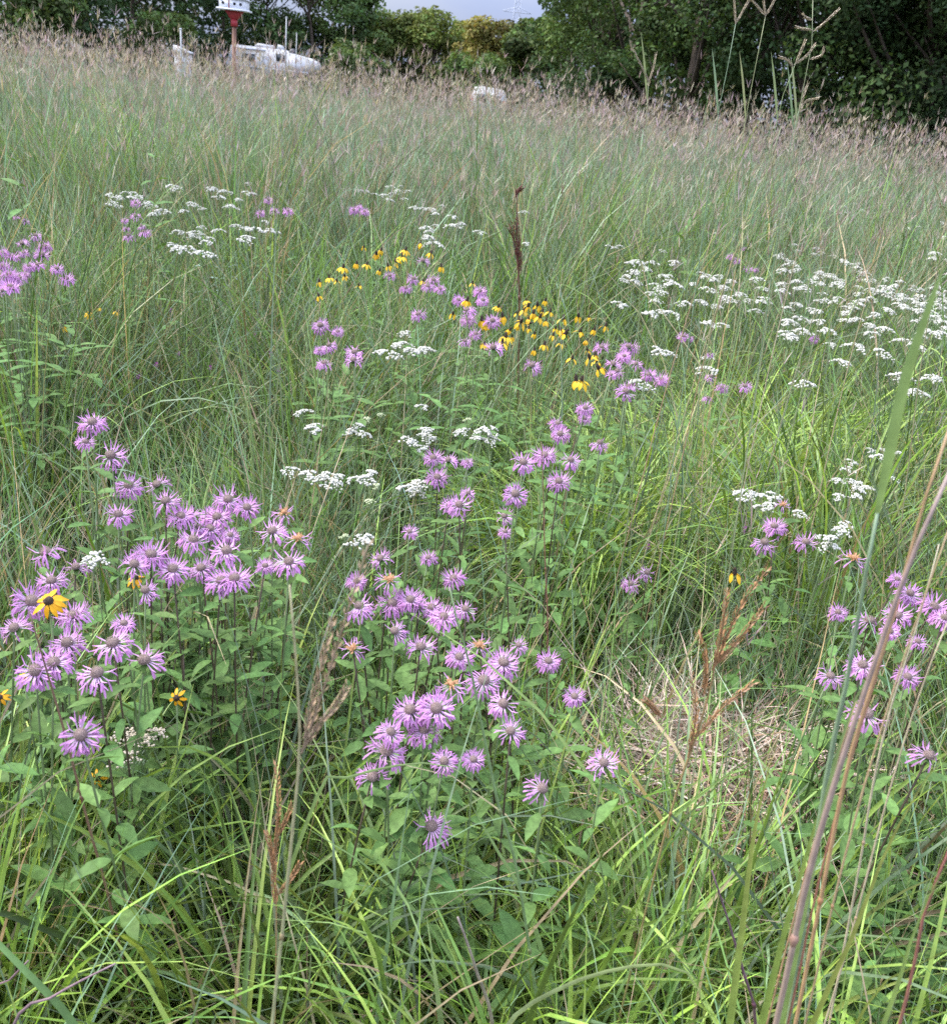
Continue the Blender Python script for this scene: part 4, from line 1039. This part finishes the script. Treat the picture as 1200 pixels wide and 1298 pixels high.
# ------------------------------------------------------------------ trees
def tree(x, y, H, W, label, group, col, nleaf=6000, ls=.16, low=.12, trunk=.18, seed=0, nblob=46, dens=1.0, lean=0.0, name='tree'):
    r = np.random.default_rng(seed + 500); t = thing(name, (x, y, 0), label, 'tree', group)
    g = Geo()
    top = np.array([lean, 0, H * .86]); P = smooth_path([np.zeros(3), np.array([r.normal(0, .12), r.normal(0, .12), H * .3]), np.array([r.normal(0, .3) + lean * .4, r.normal(0, .3), H * .6]), top], 10)
    tube(g, P, np.linspace(trunk, .03, 10) * np.array([1.3] + [1] * 9), 8)
    blobs = []
    for i in range(nblob):
        f = r.random() ** .8; z = H * (low + (1 - low) * f)
        env = W * .5 * (math.sin(math.pi * min(1, .10 + .86 * f)) ** .6) * (.8 + .35 * r.random())
        a = i * 2.39996 + r.normal(0, .4); q = env * math.sqrt(r.uniform(.2, 1)); sz = W * r.uniform(.075, .18)
        blobs.append((np.array([q * math.cos(a) + lean * f, q * math.sin(a), min(z, H - sz * .6)]), sz))
    for i, (c, sz) in enumerate(blobs):
        if i % 2 == 0:
            f = np.clip(c[2] / H - .18, .08, .8); b = along(P, f); mid = (b + c) / 2 + np.array([0, 0, -.04 * H * r.random()])
            tube(g, smooth_path([b, mid, c], 6), np.linspace(trunk * .38, .015, 6), 5)
    ob('trunk', g.mesh('trunk', 'bark'), t)
    n = int(nleaf * dens); wts = np.array([b[1] ** 2 for b in blobs]); k = r.choice(len(blobs), n, p=wts / wts.sum())
    C = np.array([b[0] for b in blobs])[k]; S = np.array([b[1] for b in blobs])[k]
    d = norm(r.normal(0, 1, (n, 3))); rad = S * r.uniform(.45, 1.12, n) ** .7
    d[:, 2] *= .78; ctr = C + d * rad[:, None]; ctr[:, 2] = np.maximum(ctr[:, 2], .25)
    nr = norm(d * .6 + r.normal(0, .55, (n, 3)) + np.array([0, 0, .45])); s1 = norm(np.cross(nr, r.normal(0, 1, (n, 3)))); s2 = np.cross(nr, s1)
    L = ls * r.uniform(.6, 1.35, n)[:, None]
    V = np.stack([ctr - s1 * L * .6, ctr + s2 * L * .34 + nr * L * .06, ctr + s1 * L * .6 - nr * L * .12, ctr - s2 * L * .34 + nr * L * .06], 1)
    idx = np.arange(4 * n).reshape(n, 4); bt = 1 + r.normal(.06, .32, len(blobs)).clip(-.6)[k][:, None]
    c = np.clip(np.array(col) * bt * (1 + r.normal(0, .2, (n, 1))) * (1 + r.normal(0, .08, (n, 3))), .004, .8)
    g = Geo(); g.add(V.reshape(-1, 3), q=idx, c=np.repeat(c, 4, 0))
    ob('crown', g.mesh('crown', 'tree', smooth=False), t)
    return t

D1, D2, D3 = (.042, .074, .030), (.054, .092, .030), (.070, .108, .032)
def tx_at(px, Y): return at_y(px, 120 + (px - 600) * .114, Y)[0]
i = 0
# near wood on the right
for px, Y, H, W, col, lab in ((752, 46, 11, 7.0, D3, 'rounded green tree at the wood end next to the sky gap'), (800, 38, 12, 7.0, D2, 'broad green tree with low boughs behind the tall stalks'),
        (868, 33, 12, 6.5, D2, 'green tree with visible dark trunk behind the seed heads'), (945, 34, 13, 7.5, D2, 'dark tree right behind the fanned seed head'), (1010, 31, 12, 6.5, D1, 'dark tree behind the tallest grass stalk'), (1080, 30, 12, 7, D2, None),
        (1150, 28, 12, 6.5, D1, None), (1225, 27, 12, 7.5, D2, None), (1310, 29, 12, 8, D2, None)):
    tree(tx_at(px, Y), Y, H, W, lab or 'dark leafy tree in the near wood edge', 'near wood edge trees', col, 23000, .135, .14, .24, i, 58); i += 1
for px, Y in ((770, 52), (850, 45), (930, 43), (1000, 42), (1075, 40), (1150, 39), (1230, 38), (1320, 38), (1400, 40)):
    tree(tx_at(px, Y), Y, 13, 8, 'shaded tree standing behind the near wood edge', 'trees behind the near wood edge', D1, 5500, .28, .14, .22, i, 44); i += 1
# low scrub under the wood
for px, Y in ((705, 44), (772, 37), (1045, 29), (1190, 27)):
    tree(tx_at(px, Y), Y, 2.9, 3.6, 'low shrub in the shade of the near wood', 'shrubs under the near wood', D1, 4500, .13, .02, .06, i, 26, name='shrub'); i += 1
# the far line: sky gap in the middle
for px, Y, H, W, col, lab in ((395, 108, 15, 11, D2, None), (432, 112, 13, 9, D3, None), (335, 116, 15, 11, D2, None), (285, 110, 16, 11, D1, None), (230, 104, 16, 12, D1, None), (170, 96, 16, 12, D1, None),
        (110, 88, 15, 11, D1, None), (45, 82, 15, 11, D1, None), (-25, 78, 15, 11, D1, None), (-90, 80, 15, 12, D1, None),
        (500, 118, 9.0, 9.0, (.09, .12, .032), 'lighter green rounded tree under the open sky'), (545, 116, 9.4, 10, (.11, .14, .036), 'pale green domed tree beside the yellowing one'),
        (622, 112, 8.9, 9, (.17, .155, .045), 'yellowing tree in the gap under the open sky'), (585, 122, 8.8, 8, (.15, .15, .035), 'yellow-green tree half behind the yellowing one'),
        (672, 104, 8.8, 8, (.07, .10, .03), 'green tree between the yellowing one and the near wood'), (726, 96, 12, 8, D2, 'dark tree closing the sky gap'), (520, 128, 9.0, 9, (.08, .11, .03), 'green tree behind the pale domed one')):
    tree(tx_at(px, Y), Y, H, W, lab or 'dark tree in the far line behind the camper', None if lab else 'far dark trees behind the camper', col, 9000, .37, .02, .25, i, 52); i += 1
for px, Y in ((60, 74), (205, 88), (455, 100), (600, 99)):
    tree(tx_at(px, Y), Y, 5.0, 7, 'bushy shrub along the foot of the far trees', 'shrubs before the far trees', random.choice((D1, D2, D3)), 3500, .32, .02, .08, i, 26, name='shrub'); i += 1

# ------------------------------------------------------------------ camper, martin house and other things behind the grass
M['camper'] = plain('camper_white_panel', (0.44, 0.44, 0.45), .5, .10, 2.0)
M['camper_grey'] = plain('camper_grey_trim', (0.42, 0.43, 0.46), .5, .1, 3)
M['glass'] = plain('dark_window', (0.03, 0.035, 0.04), .12, .2, 2, spec=.6)
M['dark'] = plain('dark_plastic', (0.035, 0.035, 0.042), .5, .2, 4)
M['tyre'] = plain('tyre_rubber', (0.02, 0.02, 0.02), .8, .2, 9)
M['mwhite'] = plain('martin_house_white', (0.74, 0.76, 0.82), .5, .06, 5)
M['mred'] = plain('red_painted_bracket', (0.42, 0.045, 0.06), .5, .15, 9)
M['mpost'] = plain('rusty_wood_post', (0.17, 0.085, 0.06), .75, .25, 9, stretch=(4, 4, .6))
M['hole'] = plain('dark_opening', (0.008, 0.008, 0.01), .9, .1, 5)
M['pole'] = plain('pale_metal_pole', (0.34, 0.35, 0.35), .5, .1, 6)
M['steel'] = plain('galvanised_steel', (0.42, 0.45, 0.52), .5, .1, .2)

def part(name, mat, parent, fn, smooth=False):
    g = Geo(); fn(g); return ob(name, g.mesh(name, mat, smooth), parent)
def prism(g, prof, y0, y1):
    n = len(prof); V = [(x, y0, z) for x, z in prof] + [(x, y1, z) for x, z in prof]
    q = [(i, (i + 1) % n, n + (i + 1) % n, n + i) for i in range(n)]
    t = [(0, i + 1, i) for i in range(1, n - 1)] + [(n, n + i, n + i + 1) for i in range(1, n - 1)]
    g.add(V, q=[(a, d, c, b) for a, b, c, d in q], t=[(a, c, b) for a, b, c in t])

cx0 = at_y(350, 90, 95)[0]
t = thing('camper_trailer', (cx0, 95, 0), 'white fifth-wheel camper trailer half sunk behind the tall grass', 'camper')
t.rotation_euler.z = R(-4)
part('body', 'camper', t, lambda g: prism(g, [(-3.9, .7), (2.0, .7), (2.0, 1.6), (3.6, 1.75), (3.95, 2.3), (3.75, 2.75), (3.0, 3.02), (1.0, 3.32), (.7, 3.46), (-3.6, 3.46), (-3.85, 3.36), (-3.9, 3.2)], -1.2, 1.2))
part('awning', 'camper_grey', t, lambda g: tube(g, [(-3.7, -1.3, 3.22), (-.6, -1.3, 3.22)], .09, 8), True)
part('trim_band', 'camper_grey', t, lambda g: box(g, (-3.88, -1.215, 1.65), (3.3, -1.203, 1.85)))
for x0, x1, z0, z1 in ((.35, .8, 2.45, 3.05), (.95, 1.3, 2.5, 3.0), (-2.8, -1.6, 2.2, 2.8)):
    w = part('window', 'glass', t, lambda g: box(g, (x0, -1.225, z0), (x1, -1.203, z1)))
    part('window_frame', 'camper_grey', w, lambda g: [box(g, (x0 - .05, -1.235, z0 - .05), (x1 + .05, -1.204, z0 - .001)), box(g, (x0 - .05, -1.235, z1 + .001), (x1 + .05, -1.204, z1 + .05))])
part('door', 'camper_grey', t, lambda g: box(g, (-.9, -1.23, .8), (-.2, -1.203, 2.75)))
part('air_conditioner', 'camper', t, lambda g: prism(g, [(-1.9, 3.45), (-.2, 3.45), (-.35, 3.74), (-1.6, 3.78), (-1.9, 3.6)], -.4, .4))
part('roof_vent', 'camper_grey', t, lambda g: prism(g, [(.1, 3.45), (.75, 3.45), (.55, 3.78), (.2, 3.85)], -.3, .3))
part('vent_cover', 'dark', t, lambda g: dome(g, .36, .36, 3.30, 12, 5), True).location.x = 1.5
for xx in (-1.3, -.4):
    w = part('wheel', 'tyre', t, lambda g: tube(g, [(xx, -1.22, .38), (xx, -.98, .38)], .38, 20), True)
    part('rim', 'pole', w, lambda g: tube(g, [(xx, -1.20, .38), (xx, -1.245, .38)], .2, 14))

mx_, mz = at_y(297, 12, 24)[0], at_y(297, 12, 24)[2]
t = thing('martin_house', (mx_, 24, 0), 'white bird house with rows of dark holes on a rust-red post', 'bird house')
part('post', 'mpost', t, lambda g: tube(g, [(0, 0, 0), (0, 0, mz - .18)], .048, 8), True)
br = part('bracket', 'mred', t, lambda g: [prism(g, [(-.07, mz - .2), (.07, mz - .2), (.21, mz - .02), (-.21, mz - .02)], -.06, .06)])
part('collar', 'mred', br, lambda g: box(g, (-.062, -.064, mz - .34), (.062, .064, mz - .2)))
part('floor_plate', 'mwhite', t, lambda g: box(g, (-.34, -.26, mz - .02), (.34, .26, mz + .01)))
for k in range(3):
    st = part('storey', 'mwhite', t, lambda g: box(g, (-.29, -.21, mz + .012 + k * .21), (.29, .21, mz + .205 + k * .21)))
    part('ledge', 'mwhite', st, lambda g: box(g, (-.33, -.25, mz + .206 + k * .21), (.33, .25, mz + .221 + k * .21)))
    for xx in (-.2, .06, .2) if k == 0 else (-.2, 0, .2):
        part('hole', 'hole', st, lambda g: tube(g, [(xx, -.2, mz + .11 + k * .21), (xx, -.2125, mz + .11 + k * .21)], .032, 12))
part('red_strip', 'mred', t, lambda g: box(g, (-.075, -.218, mz + .012), (-.055, -.211, mz + .64)))
part('roof', 'mred', t, lambda g: prism(g, [(-.36, mz + .645), (.36, mz + .645), (0, mz + .9)], -.27, .27))

def pole(px, y_top, Y, r, label, arm=False):
    p0 = at_y(px, y_top, Y); t = thing('pole', (p0[0], Y, 0), label, 'pole')
    part('shaft', 'pole', t, lambda g: tube(g, [(0, 0, 0), (0, 0, p0[2] * .5), (0, 0, p0[2])], [r, r * .9, r * .75], 8), True)
    part('cap', 'camper_grey', t, lambda g: tube(g, [(0, 0, p0[2]), (0, 0, p0[2] + r * 1.2)], r * 1.05, 8))
    part('base_collar', 'camper_grey', t, lambda g: tube(g, [(0, 0, 0), (0, 0, .25)], r * 1.7, 8))
pole(363, 22, 92, .065, 'tall pale pole rising beside the camper roof')
pole(376, 42, 93, .045, 'shorter thin pole at the camper nose')
pole(229, 37, 60, .06, 'white post over the small white box in grass')
p0 = at_y(228, 75, 60)
t = thing('storage_box', (p0[0], 60.6, 0), 'small white box with sloped lid behind the grass', 'box')
part('body', 'camper', t, lambda g: box(g, (-.4, -.35, 0), (.42, .35, 2.0)))
part('lid', 'camper', t, lambda g: prism(g, [(-.46, 2.003), (.48, 2.003), (.48, 2.1), (-.46, 2.38)], -.42, .42))
part('door', 'camper_grey', t, lambda g: box(g, (-.25, -.372, .2), (.25, -.353, 1.7)))
# white van seen from behind
p0 = at_y(621, 120, 62)
t = thing('van', (p0[0], 62, 0), 'white van roof showing above the tall grass', 'van')
part('body', 'camper', t, lambda g: prism(g, [(-1.0, .45), (1.0, .45), (1.02, 1.3), (.93, 1.78), (.72, 1.98), (.3, 2.04), (-.5, 2.06), (-.85, 1.98), (-.95, 1.78), (-1.02, 1.3)], -2.4, 2.4))
for s in (-1, 1):
    d = part('rear_door', 'camper', t, lambda g: box(g, (min(.03 * s, .86 * s), -2.42, .55), (max(.03 * s, .86 * s), -2.403, 1.75)))
    part('window', 'glass', d, lambda g: box(g, (min(.12 * s, .72 * s), -2.432, 1.2), (max(.12 * s, .72 * s), -2.422, 1.65)))
    part('tail_light', 'mred', t, lambda g: box(g, (min(.87 * s, .98 * s), -2.43, 1.0), (max(.87 * s, .98 * s), -2.403, 1.4)))
    for yy in (-1.5, 1.5):
        w = part('wheel', 'tyre', t, lambda g: tube(g, [(s * .8, yy, .35), (s * 1.03, yy, .35)], .35, 18), True)
        part('rim', 'pole', w, lambda g: tube(g, [(s * 1.0, yy, .35), (s * 1.05, yy, .35)], .2, 12))
part('bumper', 'dark', t, lambda g: box(g, (-.95, -2.55, .42), (.95, -2.404, .6)))
part('roof_rib', 'camper_grey', t, lambda g: box(g, (-.45, -2.2, 2.065), (-.40, 2.2, 2.09)))

# far lattice pylon
p0 = at_y(655, 20, 520)
t = thing('pylon', (p0[0], 520, 0), 'distant grey lattice power pylon over the yellowing tree', 'pylon')
Hp = 62
def leg(g, sx, sy): tube(g, [(sx * 5, sy * 5, 0), (sx * 1.6, sy * 1.6, 38), (sx * 1.0, sy * 1.0, Hp)], .22, 4)
for sx in (-1, 1):
    for sy in (-1, 1): part('leg', 'steel', t, lambda g: leg(g, sx, sy))
def lattice(g):
    zz = np.linspace(0, Hp, 14)
    wd = lambda z: np.interp(z, [0, 38, Hp], [5, 1.6, 1.0])
    for a, b in zip(zz[:-1], zz[1:]):
        for sx, sy, ex, ey in ((-1, -1, 1, -1), (1, -1, 1, 1), (1, 1, -1, 1), (-1, 1, -1, -1)):
            tube(g, [(sx * wd(a), sy * wd(a), a), (ex * wd(b), ey * wd(b), b)], .12, 3)
            tube(g, [(ex * wd(a), ey * wd(a), a), (sx * wd(b), sy * wd(b), b)], .12, 3)
part('bracing', 'steel', t, lattice)
for z in (40, 47, 54):
    part('cross_arm', 'steel', t, lambda g: [tube(g, [(-7, 0, z), (7, 0, z)], .2, 4), tube(g, [(-7, 0, z), (0, 0, z + 2.5), (7, 0, z)], .14, 4)])
